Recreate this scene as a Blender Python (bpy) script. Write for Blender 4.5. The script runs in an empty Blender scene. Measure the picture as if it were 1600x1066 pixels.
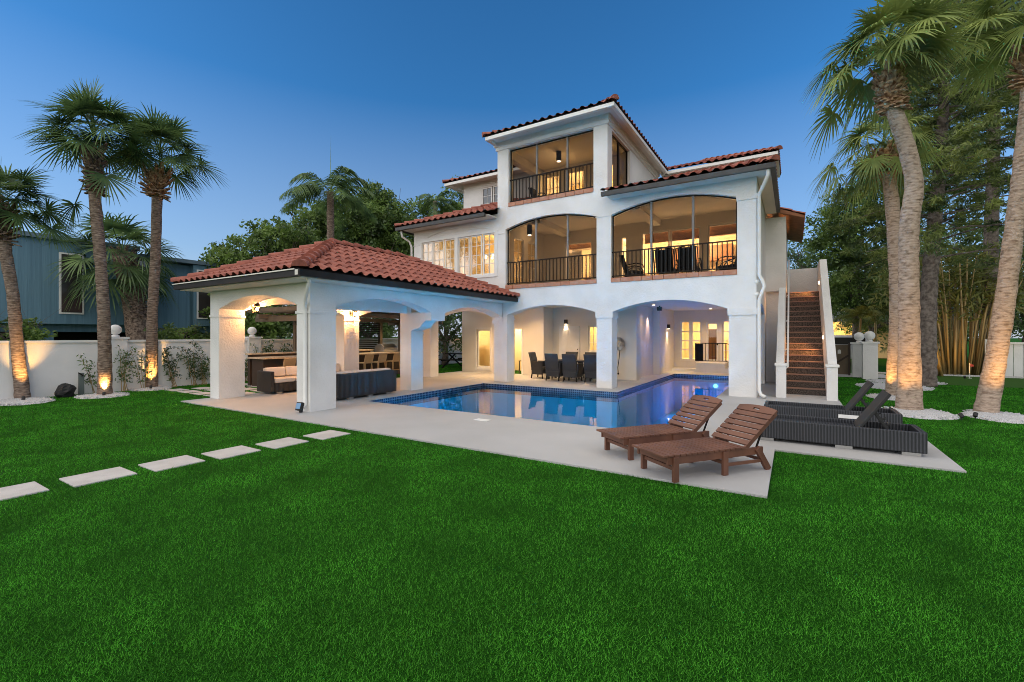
import bpy, math, random
import numpy as np
from mathutils import Vector, Matrix

R = math.radians
S = bpy.context.scene
COL = S.collection

# ------------------------------------------------------------------ camera
CAM = (0.0, 0.0, 1.6)
YAW = R(31.74)
cam = bpy.data.cameras.new('camera')
cam.sensor_width = 36
cam.lens = 15.975
cam.shift_y = -0.0053
cam.clip_end = 2000
cam_o = bpy.data.objects.new('camera', cam)
COL.objects.link(cam_o)
cam_o.location = CAM
cam_o.rotation_euler = (R(90), 0, YAW)
S.camera = cam_o
FW = (-math.sin(YAW), math.cos(YAW)); RT = (math.cos(YAW), math.sin(YAW))
def at(px, py, f):
    """world point seen at photo pixel (px, py) at depth f"""
    r = (px - 800) / 710 * f
    return Vector((FW[0]*f + RT[0]*r, FW[1]*f + RT[1]*r, 1.6 - (py - 524.5) / 710 * f))

# ------------------------------------------------------------------ sky and sun
SUN_AZ = R(200); SUN_EL = R(14)
w = bpy.data.worlds.new('World'); S.world = w; w.use_nodes = True
nt = w.node_tree; bg = nt.nodes['Background']
sky = nt.nodes.new('ShaderNodeTexSky'); sky.sky_type = 'NISHITA'; sky.sun_disc = False
sky.sun_elevation = SUN_EL; sky.sun_rotation = SUN_AZ + R(28)
sky.air_density = 1.0; sky.dust_density = 0.5; sky.ozone_density = 7
hsv = nt.nodes.new('ShaderNodeHueSaturation'); hsv.inputs['Saturation'].default_value = 1.06; hsv.inputs['Hue'].default_value = 0.494
# thin band of pale dusk haze low over the horizon
tc = nt.nodes.new('ShaderNodeTexCoord'); sx = nt.nodes.new('ShaderNodeSeparateXYZ')
rmp = nt.nodes.new('ShaderNodeValToRGB')
rmp.color_ramp.elements[0].position = 0.0; rmp.color_ramp.elements[0].color = (0.9, 0.9, 0.9, 1)
rmp.color_ramp.elements[1].position = 0.45; rmp.color_ramp.elements[1].color = (0, 0, 0, 1)
e = rmp.color_ramp.elements.new(0.16); e.color = (0.42, 0.42, 0.42, 1)
mx = nt.nodes.new('ShaderNodeMixRGB'); mx.inputs[2].default_value = (2.7, 2.95, 3.4, 1)
nt.links.new(tc.outputs['Generated'], sx.inputs[0]); nt.links.new(sx.outputs['Z'], rmp.inputs[0])
nt.links.new(sky.outputs[0], hsv.inputs['Color']); nt.links.new(hsv.outputs[0], mx.inputs[1])
nt.links.new(rmp.outputs[0], mx.inputs[0]); nt.links.new(mx.outputs[0], bg.inputs[0])
bg.inputs[1].default_value = 0.125
sun = bpy.data.lights.new('sun', 'SUN'); sun.energy = 2.8; sun.angle = R(165); sun.color = (1.0, 0.86, 0.63)
sun_o = bpy.data.objects.new('sun', sun); COL.objects.link(sun_o)
d = Vector((math.sin(SUN_AZ)*math.cos(R(36)), math.cos(SUN_AZ)*math.cos(R(36)), math.sin(R(36))))
sun_o.rotation_euler = d.to_track_quat('Z', 'Y').to_euler()
S.view_settings.view_transform = 'Standard'; S.view_settings.look = 'None'
S.view_settings.exposure = 0.68; S.view_settings.gamma = 1
S.render.engine = 'CYCLES'
S.cycles.use_denoising = True; S.cycles.filter_width = 0.95; S.cycles.denoising_prefilter = 'NONE'; S.cycles.denoising_input_passes = 'RGB_ALBEDO_NORMAL'
S.cycles.max_bounces = 8; S.cycles.diffuse_bounces = 4; S.cycles.transparent_max_bounces = 24
S.cycles.sample_clamp_indirect = 6; S.cycles.caustics_reflective = False; S.cycles.caustics_refractive = False

# ------------------------------------------------------------------ helpers
WARM = (1.0, 0.45, 0.14)
class MB:
    def __init__(s): s.v = []; s.f = []
    def face(s, pts):
        n = len(s.v); s.v += [tuple(p) for p in pts]; s.f.append(tuple(range(n, n+len(pts))))
    def box(s, x0, x1, y0, y1, z0, z1):
        n = len(s.v)
        s.v += [(x, y, z) for z in (z0, z1) for y in (y0, y1) for x in (x0, x1)]
        s.f += [tuple(n+i for i in q) for q in ((0,2,3,1),(4,5,7,6),(0,1,5,4),(2,6,7,3),(0,4,6,2),(1,3,7,5))]
    def obox(s, c, sx, sy, sz, rz=0, rx=0, ry=0):
        """box of full sizes centred at c, rotated"""
        M = Matrix.Rotation(rz, 3, 'Z') @ Matrix.Rotation(ry, 3, 'Y') @ Matrix.Rotation(rx, 3, 'X')
        n = len(s.v)
        for z in (-.5, .5):
            for y in (-.5, .5):
                for x in (-.5, .5):
                    s.v.append(tuple(M @ Vector((x*sx, y*sy, z*sz)) + Vector(c)))
        s.f += [tuple(n+i for i in q) for q in ((0,2,3,1),(4,5,7,6),(0,1,5,4),(2,6,7,3),(0,4,6,2),(1,3,7,5))]
    def bar(s, a, b, wd, hd, up=(0,0,1)):
        """rectangular bar from a to b"""
        a = Vector(a); b = Vector(b); t = (b-a).normalized(); u = Vector(up)
        sd = t.cross(u).normalized() if abs(t.dot(u)) < .999 else Vector((1,0,0))
        up = sd.cross(t).normalized(); n = len(s.v)
        for p in (a, b):
            for i, j in ((-1,-1),(1,-1),(1,1),(-1,1)):
                s.v.append(tuple(p + sd*(i*wd/2) + up*(j*hd/2)))
        s.f += [(n,n+1,n+2,n+3),(n+7,n+6,n+5,n+4)] + [(n+i, n+4+i, n+4+(i+1)%4, n+(i+1)%4) for i in range(4)]
    def prism(s, poly, ax, a, b):
        """poly in the plane across axis ax ('x','y','z'), extruded a..b"""
        f = {'x': lambda p, t: (t, p[0], p[1]), 'y': lambda p, t: (p[0], t, p[1]), 'z': lambda p, t: (p[0], p[1], t)}[ax]
        n = len(s.v); m = len(poly)
        s.v += [f(p, a) for p in poly] + [f(p, b) for p in poly]
        s.f += [tuple(range(n+m-1, n-1, -1)), tuple(range(n+m, n+2*m))]
        s.f += [(n+i, n+(i+1) % m, n+m+(i+1) % m, n+m+i) for i in range(m)]
    def tube(s, pts, rad, n=8, cap=True, squash=1.0):
        pts = [Vector(p) for p in pts]
        if not hasattr(rad, '__len__'): rad = [rad]*len(pts)
        base = len(s.v); ref = Vector((0.31, 0.95, 0.05))
        for i, p in enumerate(pts):
            t = (pts[min(i+1, len(pts)-1)] - pts[max(i-1, 0)]).normalized()
            if abs(t.dot(ref)) > .95: ref = Vector((0.95, 0.1, 0.31))
            a = t.cross(ref).normalized(); b = t.cross(a).normalized()
            for k in range(n):
                an = 2*math.pi*k/n
                s.v.append(tuple(p + (a*math.cos(an) + b*math.sin(an)*squash)*rad[i]))
        for i in range(len(pts)-1):
            for k in range(n):
                q = base + i*n; s.f.append((q+k, q+(k+1) % n, q+n+(k+1) % n, q+n+k))
        if cap:
            s.f.append(tuple(base+n-1-k for k in range(n))); q = base+(len(pts)-1)*n; s.f.append(tuple(q+k for k in range(n)))
    def lathe(s, c, prof, n=16):
        base = len(s.v)
        for r, z in prof:
            for k in range(n):
                an = 2*math.pi*k/n; s.v.append((c[0]+r*math.cos(an), c[1]+r*math.sin(an), c[2]+z))
        for i in range(len(prof)-1):
            for k in range(n):
                q = base+i*n; s.f.append((q+k, q+(k+1) % n, q+n+(k+1) % n, q+n+k))
        s.f.append(tuple(base+n-1-k for k in range(n))); q = base+(len(prof)-1)*n; s.f.append(tuple(q+k for k in range(n)))
    def ball(s, c, r, n=14, m=9, sz=1.0):
        s.lathe(c, [(max(r*math.sin(math.pi*i/m), .001), -r*sz*math.cos(math.pi*i/m)) for i in range(m+1)], n)
    def each(s, name, m, parent=None, smooth=False, bevel=0):
        """one object per separate piece"""
        idx = list(range(len(s.v)))
        def root(i):
            while idx[i] != i: idx[i] = idx[idx[i]]; i = idx[i]
            return i
        for f in s.f:
            for q in f[1:]: idx[root(q)] = root(f[0])
        grp = {}
        for f in s.f: grp.setdefault(root(f[0]), []).append(f)
        out = []
        for fs in grp.values():
            b = MB(); mp = {}
            for f in fs:
                for q in f:
                    if q not in mp: mp[q] = len(b.v); b.v.append(s.v[q])
                b.f.append(tuple(mp[q] for q in f))
            out.append(b.build(name, m, parent, smooth, bevel))
        return out
    def arr(s, V, F):
        """numpy verts, faces"""
        n = len(s.v); s.v += V.tolist() if hasattr(V, 'tolist') else list(V)
        s.f += [tuple(int(i)+n for i in q) for q in F]
    def build(s, name, m, parent=None, smooth=False, bevel=0):
        me = bpy.data.meshes.new(name); me.from_pydata(s.v, [], s.f); me.materials.append(m)
        if smooth: me.polygons.foreach_set('use_smooth', [True]*len(me.polygons))
        me.update()
        o = bpy.data.objects.new(name, me); COL.objects.link(o)
        if parent is not None:
            o.parent = parent; o.matrix_parent_inverse = world_of(parent).inverted()
        if bevel:
            b = o.modifiers.new('bevel', 'BEVEL'); b.width = bevel; b.segments = 2; b.limit_method = 'ANGLE'
        return o
def world_of(o):
    M = Matrix.LocRotScale(o.location, o.rotation_euler, o.scale)
    if o.parent is not None: M = world_of(o.parent) @ o.matrix_parent_inverse @ M
    return M
def np_mesh(name, V, F, m, parent=None, smooth=False):
    """fast mesh from numpy arrays; F is (n, k)"""
    me = bpy.data.meshes.new(name); k = F.shape[1]
    me.vertices.add(len(V)); me.vertices.foreach_set('co', V.astype(np.float32).ravel())
    me.loops.add(F.size); me.loops.foreach_set('vertex_index', F.astype(np.int32).ravel())
    me.polygons.add(len(F)); me.polygons.foreach_set('loop_start', np.arange(0, F.size, k, dtype=np.int32))
    me.update(calc_edges=True); me.materials.append(m)
    if smooth: me.polygons.foreach_set('use_smooth', np.ones(len(F), dtype=bool))
    o = bpy.data.objects.new(name, me); COL.objects.link(o)
    if parent is not None:
        o.parent = parent; o.matrix_parent_inverse = world_of(parent).inverted()
    return o
def tag(o, label=None, cat=None, group=None, kind=None):
    if label: o['label'] = label
    if cat: o['category'] = cat
    if group: o['group'] = group
    if kind: o['kind'] = kind
    return o
def thing(name, loc, label, cat, group=None, rz=0):
    o = bpy.data.objects.new(name, None); COL.objects.link(o); o.location = loc; o.rotation_euler = (0, 0, rz)
    o.empty_display_size = .2
    return tag(o, label, cat, group)
def struct(o): o['kind'] = 'structure'; return o
def copy_tree(o, loc=None, rz=None, label=None, parent=None):
    c = o.copy(); COL.objects.link(c)
    if parent is not None: c.parent = parent
    if loc is not None: c.location = loc
    if rz is not None: c.rotation_euler = (0, 0, rz)
    if label: c['label'] = label
    for ch in [x for x in bpy.data.objects if x.parent == o]: copy_tree(ch, parent=c)
    return c
def light(kind, name, loc, power, col=WARM, size=.1, rot=(0,0,0), spot=None, blend=.6, sizey=None, parent=None, spread=None):
    l = bpy.data.lights.new(name, kind); l.energy = power; l.color = col
    if kind == 'AREA' and spread: l.spread = spread
    if kind == 'AREA':
        l.size = size
        if sizey: l.shape = 'RECTANGLE'; l.size_y = sizey
    else: l.shadow_soft_size = size
    if spot: l.spot_size = spot; l.spot_blend = blend
    o = bpy.data.objects.new(name, l); COL.objects.link(o); o.location = loc; o.rotation_euler = rot
    if parent is not None: o.parent = parent; o.matrix_parent_inverse = world_of(parent).inverted()
    return o
def wall(mb, ax, u0, u1, z0, z1, p0, p1, ops=(), N=18, caps=True):
    """wall along ax from u0 to u1 with arched/rect openings (a, b, zb, zspring, rise)"""
    P = (lambda u, p, z: (u, p, z)) if ax == 'x' else (lambda u, p, z: (p, u, z))
    q = lambda a, b, zz0, zz1: [mb.face([P(a, p, zz0), P(b, p, zz0), P(b, p, zz1), P(a, p, zz1)]) for p in (p0, p1)]
    cur = u0
    for a, b, zb, zs, rise in sorted(ops):
        if a > cur: q(cur, a, z0, z1); mb.face([P(cur, p0, z0), P(a, p0, z0), P(a, p1, z0), P(cur, p1, z0)])
        if zb > z0:
            q(a, b, z0, zb)
            mb.face([P(a, p0, zb), P(b, p0, zb), P(b, p1, zb), P(a, p1, zb)])
        n = N if rise else 1
        A = [(a+(b-a)*i/n, zs + rise*(1-(2*i/n-1)**2)) for i in range(n+1)]
        for (ua, za), (ub, zb2) in zip(A[:-1], A[1:]):
            for p in (p0, p1): mb.face([P(ua, p, za), P(ub, p, zb2), P(ub, p, z1), P(ua, p, z1)])
            mb.face([P(ua, p0, za), P(ub, p0, zb2), P(ub, p1, zb2), P(ua, p1, za)])
        for u in (a, b): mb.face([P(u, p0, zb), P(u, p1, zb), P(u, p1, zs), P(u, p0, zs)])
        cur = b
    if cur < u1: q(cur, u1, z0, z1); mb.face([P(cur, p0, z0), P(u1, p0, z0), P(u1, p1, z0), P(cur, p1, z0)])
    mb.face([P(u0, p0, z1), P(u1, p0, z1), P(u1, p1, z1), P(u0, p1, z1)])
    for u in (u0, u1):
        o0 = [o for o in ops if abs(o[0]-u) < 1e-6 or abs(o[1]-u) < 1e-6]
        if not o0: mb.face([P(u, p0, z0), P(u, p1, z0), P(u, p1, z1), P(u, p0, z1)])
def slope(mb, A, B, C, D, w=.27, c=.40, h=.054, st=.033):
    """barrel tile roof plane: A,B eave ends, C above B, D above A"""
    A, B, C, D = map(Vector, (A, B, C, D)); e = (B-A); L = e.length; e.normalize()
    nn = e.cross(((C+D)/2 - A)).normalized()
    if nn.z < 0: nn = -nn
    s = nn.cross(e);
    if s.z < 0: s = -s
    uv = lambda p: ((p-A).dot(e), (p-A).dot(s))
    cu, cv = uv(C); du, dv = uv(D)
    def vmax(u):
        if u < du: return dv*u/du
        if u > cu: return cv*(L-u)/(L-cu)
        return dv + (cv-dv)*(u-du)/max(cu-du, 1e-6)
    nt_ = max(1, round(L/w)); w = L/nt_
    us = []
    for i in range(nt_):
        for ph in (0, .06, .16, .31, .46, .56, .62, .81):
            hh = math.sin(math.pi*ph/.62)**.8*h if ph < .62 else -.3*h*math.sin(math.pi*(ph-.62)/.38)
            us.append(((i+ph)*w, hh if ph else 0))
    us.append((L, 0))
    V = max(cv, dv); K = int(math.ceil(V/c)); rows = []
    for k in range(K): rows += [(k*c, st), ((k+1)*c, 0)]
    base = len(mb.v); nu = len(us)
    for v, off in rows:
        for u, hh in us:
            vm = vmax(u); vv = min(v, vm); mb.v.append(tuple(A + e*u + s*vv + nn*(hh + (off if v < vm else 0))))
    for r in range(len(rows)-1):
        for i in range(nu-1):
            if rows[r][0] >= vmax(us[i][0]) and rows[r][0] >= vmax(us[i+1][0]): continue
            q = base + r*nu + i; mb.f.append((q, q+1, q+1+nu, q+nu))
def caps(mb, P, Q, r=.12, step=.38):
    P = Vector(P); Q = Vector(Q); L = (Q-P).length; t = (Q-P).normalized(); n = max(1, round(L/step))
    sd = t.cross(Vector((0,0,1))).normalized(); up = sd.cross(t).normalized()
    for i in range(n):
        a = P + t*(L*i/n - .03); b = P + t*(L*(i+1)/n)
        base = len(mb.v); m = 9
        for p, rr, lift in ((a, r*1.12, .03), (b, r*.88, 0)):
            for k in range(m+1):
                an = math.pi*k/m; mb.v.append(tuple(p + up*lift + sd*math.cos(an)*rr + up*math.sin(an)*rr*.9))
        for k in range(m): mb.f.append((base+k, base+k+1, base+m+2+k, base+m+1+k))
        mb.f.append(tuple(base+k for k in range(m+1)))

# ------------------------------------------------------------------ materials
def nodes(name):
    m = bpy.data.materials.new(name); m.use_nodes = True; t = m.node_tree
    return m, t, t.nodes['Principled BSDF']
def N(t, typ, **kw):
    n = t.nodes.new(typ)
    for k, v in kw.items():
        if k in n.inputs: n.inputs[k].default_value = v
        else: setattr(n, k, v)
    return n
def pm(name, c1, c2=None, rough=.7, scale=4, bump=0, bscale=60, metal=0, detail=4, spec=.5, stretch=None, contrast=(.35, .65)):
    m, t, b = nodes(name); b.inputs['Roughness'].default_value = rough; b.inputs['Metallic'].default_value = metal
    b.inputs['Specular IOR Level'].default_value = spec
    tcn = N(t, 'ShaderNodeTexCoord'); mp = N(t, 'ShaderNodeMapping'); t.links.new(tcn.outputs['Object'], mp.inputs[0])
    if stretch: mp.inputs['Scale'].default_value = stretch
    if c2 is None: c2 = tuple(x*.86 for x in c1)
    n = N(t, 'ShaderNodeTexNoise', Scale=scale, Detail=detail); t.links.new(mp.outputs[0], n.inputs[0])
    r = N(t, 'ShaderNodeValToRGB'); t.links.new(n.outputs[0], r.inputs[0])
    r.color_ramp.elements[0].color = (*c2, 1); r.color_ramp.elements[1].color = (*c1, 1)
    r.color_ramp.elements[0].position = contrast[0]; r.color_ramp.elements[1].position = contrast[1]
    t.links.new(r.outputs[0], b.inputs['Base Color'])
    if bump:
        n2 = N(t, 'ShaderNodeTexNoise', Scale=bscale, Detail=3); t.links.new(mp.outputs[0], n2.inputs[0])
        bp = N(t, 'ShaderNodeBump', Strength=bump, Distance=.02); t.links.new(n2.outputs[0], bp.inputs['Height'])
        t.links.new(bp.outputs[0], b.inputs['Normal'])
    return m
def emit(name, col, s):
    m = bpy.data.materials.new(name); m.use_nodes = True; t = m.node_tree; t.nodes.clear()
    e = N(t, 'ShaderNodeEmission', Color=(*col, 1), Strength=s); o = N(t, 'ShaderNodeOutputMaterial'); t.links.new(e.outputs[0], o.inputs[0]); return m
def leafmat(name, c1, c2, scale=2.5, trans=.3):
    m = bpy.data.materials.new(name); m.use_nodes = True; t = m.node_tree; t.nodes.clear()
    tcn = N(t, 'ShaderNodeTexCoord'); n = N(t, 'ShaderNodeTexNoise', Scale=scale, Detail=6); t.links.new(tcn.outputs['Object'], n.inputs[0])
    r = N(t, 'ShaderNodeValToRGB'); t.links.new(n.outputs[0], r.inputs[0])
    r.color_ramp.elements[0].color = (*c2, 1); r.color_ramp.elements[1].color = (*c1, 1)
    r.color_ramp.elements[0].position = .36; r.color_ramp.elements[1].position = .66
    d = N(t, 'ShaderNodeBsdfDiffuse'); tr = N(t, 'ShaderNodeBsdfTranslucent'); g = N(t, 'ShaderNodeBsdfGlossy', Roughness=.45)
    g.inputs['Color'].default_value = (.5, .5, .5, 1)
    a = N(t, 'ShaderNodeMixShader', Fac=trans); bb = N(t, 'ShaderNodeMixShader', Fac=.06); o = N(t, 'ShaderNodeOutputMaterial')
    t.links.new(r.outputs[0], d.inputs[0]); t.links.new(r.outputs[0], tr.inputs[0])
    t.links.new(d.outputs[0], a.inputs[1]); t.links.new(tr.outputs[0], a.inputs[2])
    t.links.new(a.outputs[0], bb.inputs[1]); t.links.new(g.outputs[0], bb.inputs[2]); t.links.new(bb.outputs[0], o.inputs[0])
    return m
M = {}
M['stucco'] = pm('stucco', (.78,.765,.745), (.68,.665,.645), rough=.85, scale=1.1, bump=.5, bscale=26, spec=.2)
M['trim'] = pm('trim_paint', (.78,.77,.745), (.74,.73,.7), rough=.5, scale=6)
M['inner'] = pm('inner_plaster', (.74,.70,.63), (.70,.66,.59), rough=.8, scale=1.5, spec=.2)
M['soffit'] = pm('soffit', (.70,.67,.61), (.66,.63,.57), rough=.7, scale=2)
M['deck'] = pm('deck_coating', (.47,.465,.46), (.37,.365,.36), rough=.75, scale=.55, bump=.3, bscale=120, detail=10, contrast=(.3,.7))
M['tile'] = pm('clay_tile', (.35,.115,.08), (.19,.06,.045), rough=.72, scale=4.5, bump=.2, bscale=30, detail=10, spec=.3, contrast=(.34,.62))
M['sill'] = pm('terracotta', (.47,.21,.12), (.40,.16,.09), rough=.6, scale=5)
M['bronze'] = pm('bronze_gutter', (.018,.014,.013), (.012,.010,.009), rough=.6, spec=.3)
M['greygut'] = pm('grey_gutter', (.045,.042,.04), (.03,.028,.027), rough=.5)
M['iron'] = pm('dark_iron', (.014,.011,.009), rough=.65, spec=.2)
M['screenpost'] = pm('screen_post', (.19,.18,.175), rough=.5)  # paler than the iron: light falling on the posts put into their colour
M['floor_in'] = pm('indoor_floor', (.42,.30,.18), rough=.4, scale=2)
M['wood'] = pm('brown_slat', (.165,.068,.040), (.105,.042,.026), rough=.5, scale=3, bump=.1, bscale=50)
M['bamboo'] = pm('bamboo_cane', (.38,.27,.10), (.20,.14,.055), rough=.5, scale=3, stretch=(3,3,.4))
M['cushion'] = pm('cream_cushion', (.72,.66,.6), rough=.9, bump=.1, bscale=20)
M['navy'] = pm('charcoal_cushion', (.022,.024,.036), rough=.9)
M['steel'] = pm('steel', (.5,.5,.5), rough=.3, metal=1)
M['beige'] = pm('beige_plastic', (.50,.36,.20), rough=.5)
M['counter'] = pm('stone_counter', (.62,.5,.36), (.45,.34,.24), rough=.3, scale=12)
M['darkpanel'] = pm('dark_panel', (.05,.03,.02), rough=.6)
M['pergola'] = pm('pergola_wood', (.16,.115,.07), (.11,.08,.05), rough=.7, stretch=(1,1,.3))
M['rockwhite'] = pm('white_gravel', (.72,.72,.72), (.35,.35,.36), rough=.9, scale=60, bump=1, bscale=60, detail=6)
M['stone'] = pm('paver', (.50,.48,.46), (.42,.40,.385), rough=.8, scale=4, bump=.3, bscale=80)
M['wallwhite'] = pm('painted_block', (.80,.79,.78), (.74,.73,.72), rough=.75, scale=1.5, bump=.3, bscale=40, spec=.2)
M['trunk'] = pm('palm_trunk', (.50,.38,.31), (.20,.14,.11), rough=.95, scale=9, bump=1, bscale=24, stretch=(1,1,3.2), detail=8, spec=.1)
M['trunkpale'] = pm('pale_palm_trunk', (.56,.43,.34), (.28,.20,.145), rough=.95, scale=9, bump=1, bscale=30, stretch=(1,1,2.2), detail=10, spec=.1, contrast=(.32,.52))
M['boot'] = pm('palm_boot', (.62,.43,.28), (.17,.085,.05), rough=.95, scale=14, spec=.1)
M['boot2'] = pm('grey_palm_boot', (.34,.25,.19), (.09,.06,.05), rough=.95, scale=14, spec=.1)
M['bark'] = pm('grey_bark', (.24,.20,.175), (.10,.08,.07), rough=.95, scale=10, bump=1, bscale=30, spec=.1)
M['palm'] = leafmat('palm_leaf', (.17,.27,.085), (.04,.08,.034))
M['palmolive'] = leafmat('olive_palm_leaf', (.34,.41,.11), (.09,.145,.045), scale=1.2)
M['leaf'] = leafmat('tree_leaf', (.20,.31,.065), (.04,.075,.022), scale=1.2)
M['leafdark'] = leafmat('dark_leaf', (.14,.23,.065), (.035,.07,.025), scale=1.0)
M['needle'] = leafmat('needle_leaf', (.30,.36,.09), (.045,.08,.03), scale=1.4)
M['leafyellow'] = leafmat('cane_leaf', (.26,.26,.06), (.07,.10,.03), scale=1.5)
M['blue'] = pm('blue_siding', (.13,.25,.33), (.095,.19,.26), rough=.7, scale=2, stretch=(6,6,.15), bump=.4, bscale=10)
M['black'] = pm('black_plastic', (.012,.012,.013), rough=.6)
M['under_shade'] = pm('black_shade', (.01,.01,.01), rough=.9)  # shade beneath the blue house, put into the colour
M['bulb'] = emit('lit_bulb', (1, .72, .38), 30)
M['downlight'] = emit('lit_downlight', (1, .8, .55), 9)
M['tvglow'] = emit('lit_shade', (1, .82, .5), 3)
# turf
def turf(name, c1, c2):
    m = leafmat(name, c1, c2, scale=120, trans=.25); t = m.node_tree
    [n for n in t.nodes if n.type == 'BSDF_GLOSSY'][0].inputs['Color'].default_value = (.12, .2, .12, 1)
    r = [n for n in t.nodes if n.type == 'VALTORGB'][0]
    tcn = [n for n in t.nodes if n.type == 'TEX_COORD'][0]
    n2 = N(t, 'ShaderNodeTexNoise', Scale=1.6, Detail=9); t.links.new(tcn.outputs['Object'], n2.inputs[0])
    mr = N(t, 'ShaderNodeMapRange'); mr.inputs['From Min'].default_value = .3; mr.inputs['From Max'].default_value = .7
    mr.inputs['To Min'].default_value = .55; mr.inputs['To Max'].default_value = 1.4; t.links.new(n2.outputs[0], mr.inputs[0])
    mu = N(t, 'ShaderNodeVectorMath', operation='SCALE'); t.links.new(r.outputs[0], mu.inputs[0]); t.links.new(mr.outputs[0], mu.inputs['Scale'])
    for n in t.nodes:
        if n.type in ('BSDF_DIFFUSE', 'BSDF_TRANSLUCENT'): t.links.new(mu.outputs[0], n.inputs[0])
    return m
M['turf'] = turf('turf_blades', (.120,.47,.036), (.005,.085,.003))
M['soil'] = pm('turf_base', (.022,.11,.008), (.008,.055,.004), rough=.95, bump=1, bscale=180, scale=90, detail=6, spec=.05)
M['green'] = pm('putting_green', (.05,.12,.022), (.035,.09,.016), rough=.95, scale=60, spec=.05)
def ringed(m, sc, amt):
    t = m.node_tree; b = t.nodes['Principled BSDF']; tcn = [n for n in t.nodes if n.type == 'TEX_COORD'][0]
    wv = N(t, 'ShaderNodeTexWave', Scale=sc, Distortion=5.0, Detail=3); wv.inputs['Detail Scale'].default_value = 1.2; wv.bands_direction = 'Z'; wv.wave_profile = 'SAW'
    t.links.new(tcn.outputs['Object'], wv.inputs[0])
    src = b.inputs['Base Color'].links[0].from_socket; mr = N(t, 'ShaderNodeMapRange'); mr.inputs['To Min'].default_value = 1-amt; mr.inputs['To Max'].default_value = 1.12; t.links.new(wv.outputs['Fac'], mr.inputs[0])
    mu = N(t, 'ShaderNodeVectorMath', operation='SCALE'); t.links.new(src, mu.inputs[0]); t.links.new(mr.outputs[0], mu.inputs['Scale']); t.links.new(mu.outputs[0], b.inputs['Base Color'])
    bp0 = b.inputs['Normal'].links[0].from_socket; bp = N(t, 'ShaderNodeBump', Strength=.9, Distance=.03); t.links.new(wv.outputs['Fac'], bp.inputs['Height']); t.links.new(bp0, bp.inputs['Normal']); t.links.new(bp.outputs[0], b.inputs['Normal'])
ringed(M['trunk'], 5.5, .32); ringed(M['trunkpale'], 5.0, .14)
# stair stone (dark pebble aggregate)
M['pebble'] = pm('pebble_riser', (.13,.10,.08), (.035,.026,.022), rough=.8, scale=45, bump=.6, bscale=60, detail=2, contrast=(.42,.58))
M['nosing'] = pm('stair_nosing', (.27,.16,.12), rough=.6)
# wicker
def wicker(name, c1, c2, sc=34):
    m, t, b = nodes(name); b.inputs['Roughness'].default_value = .45
    tcn = N(t, 'ShaderNodeTexCoord')
    w1 = N(t, 'ShaderNodeTexWave', Scale=sc, Distortion=.4); w1.bands_direction = 'X'
    w2 = N(t, 'ShaderNodeTexWave', Scale=sc*3.3, Distortion=.2); w2.bands_direction = 'Z'
    t.links.new(tcn.outputs['Object'], w1.inputs[0]); t.links.new(tcn.outputs['Object'], w2.inputs[0])
    mr = N(t, 'ShaderNodeMapRange'); mr.inputs['To Min'].default_value = .75; t.links.new(w2.outputs['Fac'], mr.inputs[0])
    mu = N(t, 'ShaderNodeMath', operation='MULTIPLY'); t.links.new(w1.outputs['Fac'], mu.inputs[0]); t.links.new(mr.outputs[0], mu.inputs[1])
    r = N(t, 'ShaderNodeValToRGB'); r.color_ramp.elements[0].color = (*c2, 1); r.color_ramp.elements[1].color = (*c1, 1)
    t.links.new(mu.outputs[0], r.inputs[0]); t.links.new(r.outputs[0], b.inputs['Base Color'])
    bp = N(t, 'ShaderNodeBump', Strength=.8, Distance=.01); t.links.new(mu.outputs[0], bp.inputs['Height']); t.links.new(bp.outputs[0], b.inputs['Normal'])
    return m
M['wicker'] = wicker('charcoal_wicker', (.050,.053,.063), (.008,.009,.012), 8.5)
M['wickerbrown'] = wicker('espresso_wicker', (.04,.032,.028), (.010,.008,.007), 8.5)
# glass: thin pane that reflects the sky and lets the room show
def glass(name, tint=(1,1,1), refl=1.0, ior=1.5):
    m = bpy.data.materials.new(name); m.use_nodes = True; t = m.node_tree; t.nodes.clear()
    f = N(t, 'ShaderNodeFresnel', IOR=ior); mu = N(t, 'ShaderNodeMath', operation='MULTIPLY'); mu.inputs[1].default_value = refl; mu.use_clamp = True
    tr = N(t, 'ShaderNodeBsdfTransparent', Color=(*tint, 1)); g = N(t, 'ShaderNodeBsdfGlossy', Roughness=.0)
    x = N(t, 'ShaderNodeMixShader'); o = N(t, 'ShaderNodeOutputMaterial')
    t.links.new(f.outputs[0], mu.inputs[0]); t.links.new(mu.outputs[0], x.inputs[0]); t.links.new(tr.outputs[0], x.inputs[1]); t.links.new(g.outputs[0], x.inputs[2]); t.links.new(x.outputs[0], o.inputs[0])
    return m
M['glass'] = glass('window_glass', (.95,.95,.95), 2.2)
M['glassrib'] = glass('ribbon_glass', (.8,.8,.8), 4.5)
M['screen'] = glass('insect_screen', (.31,.285,.26), .15)
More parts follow.
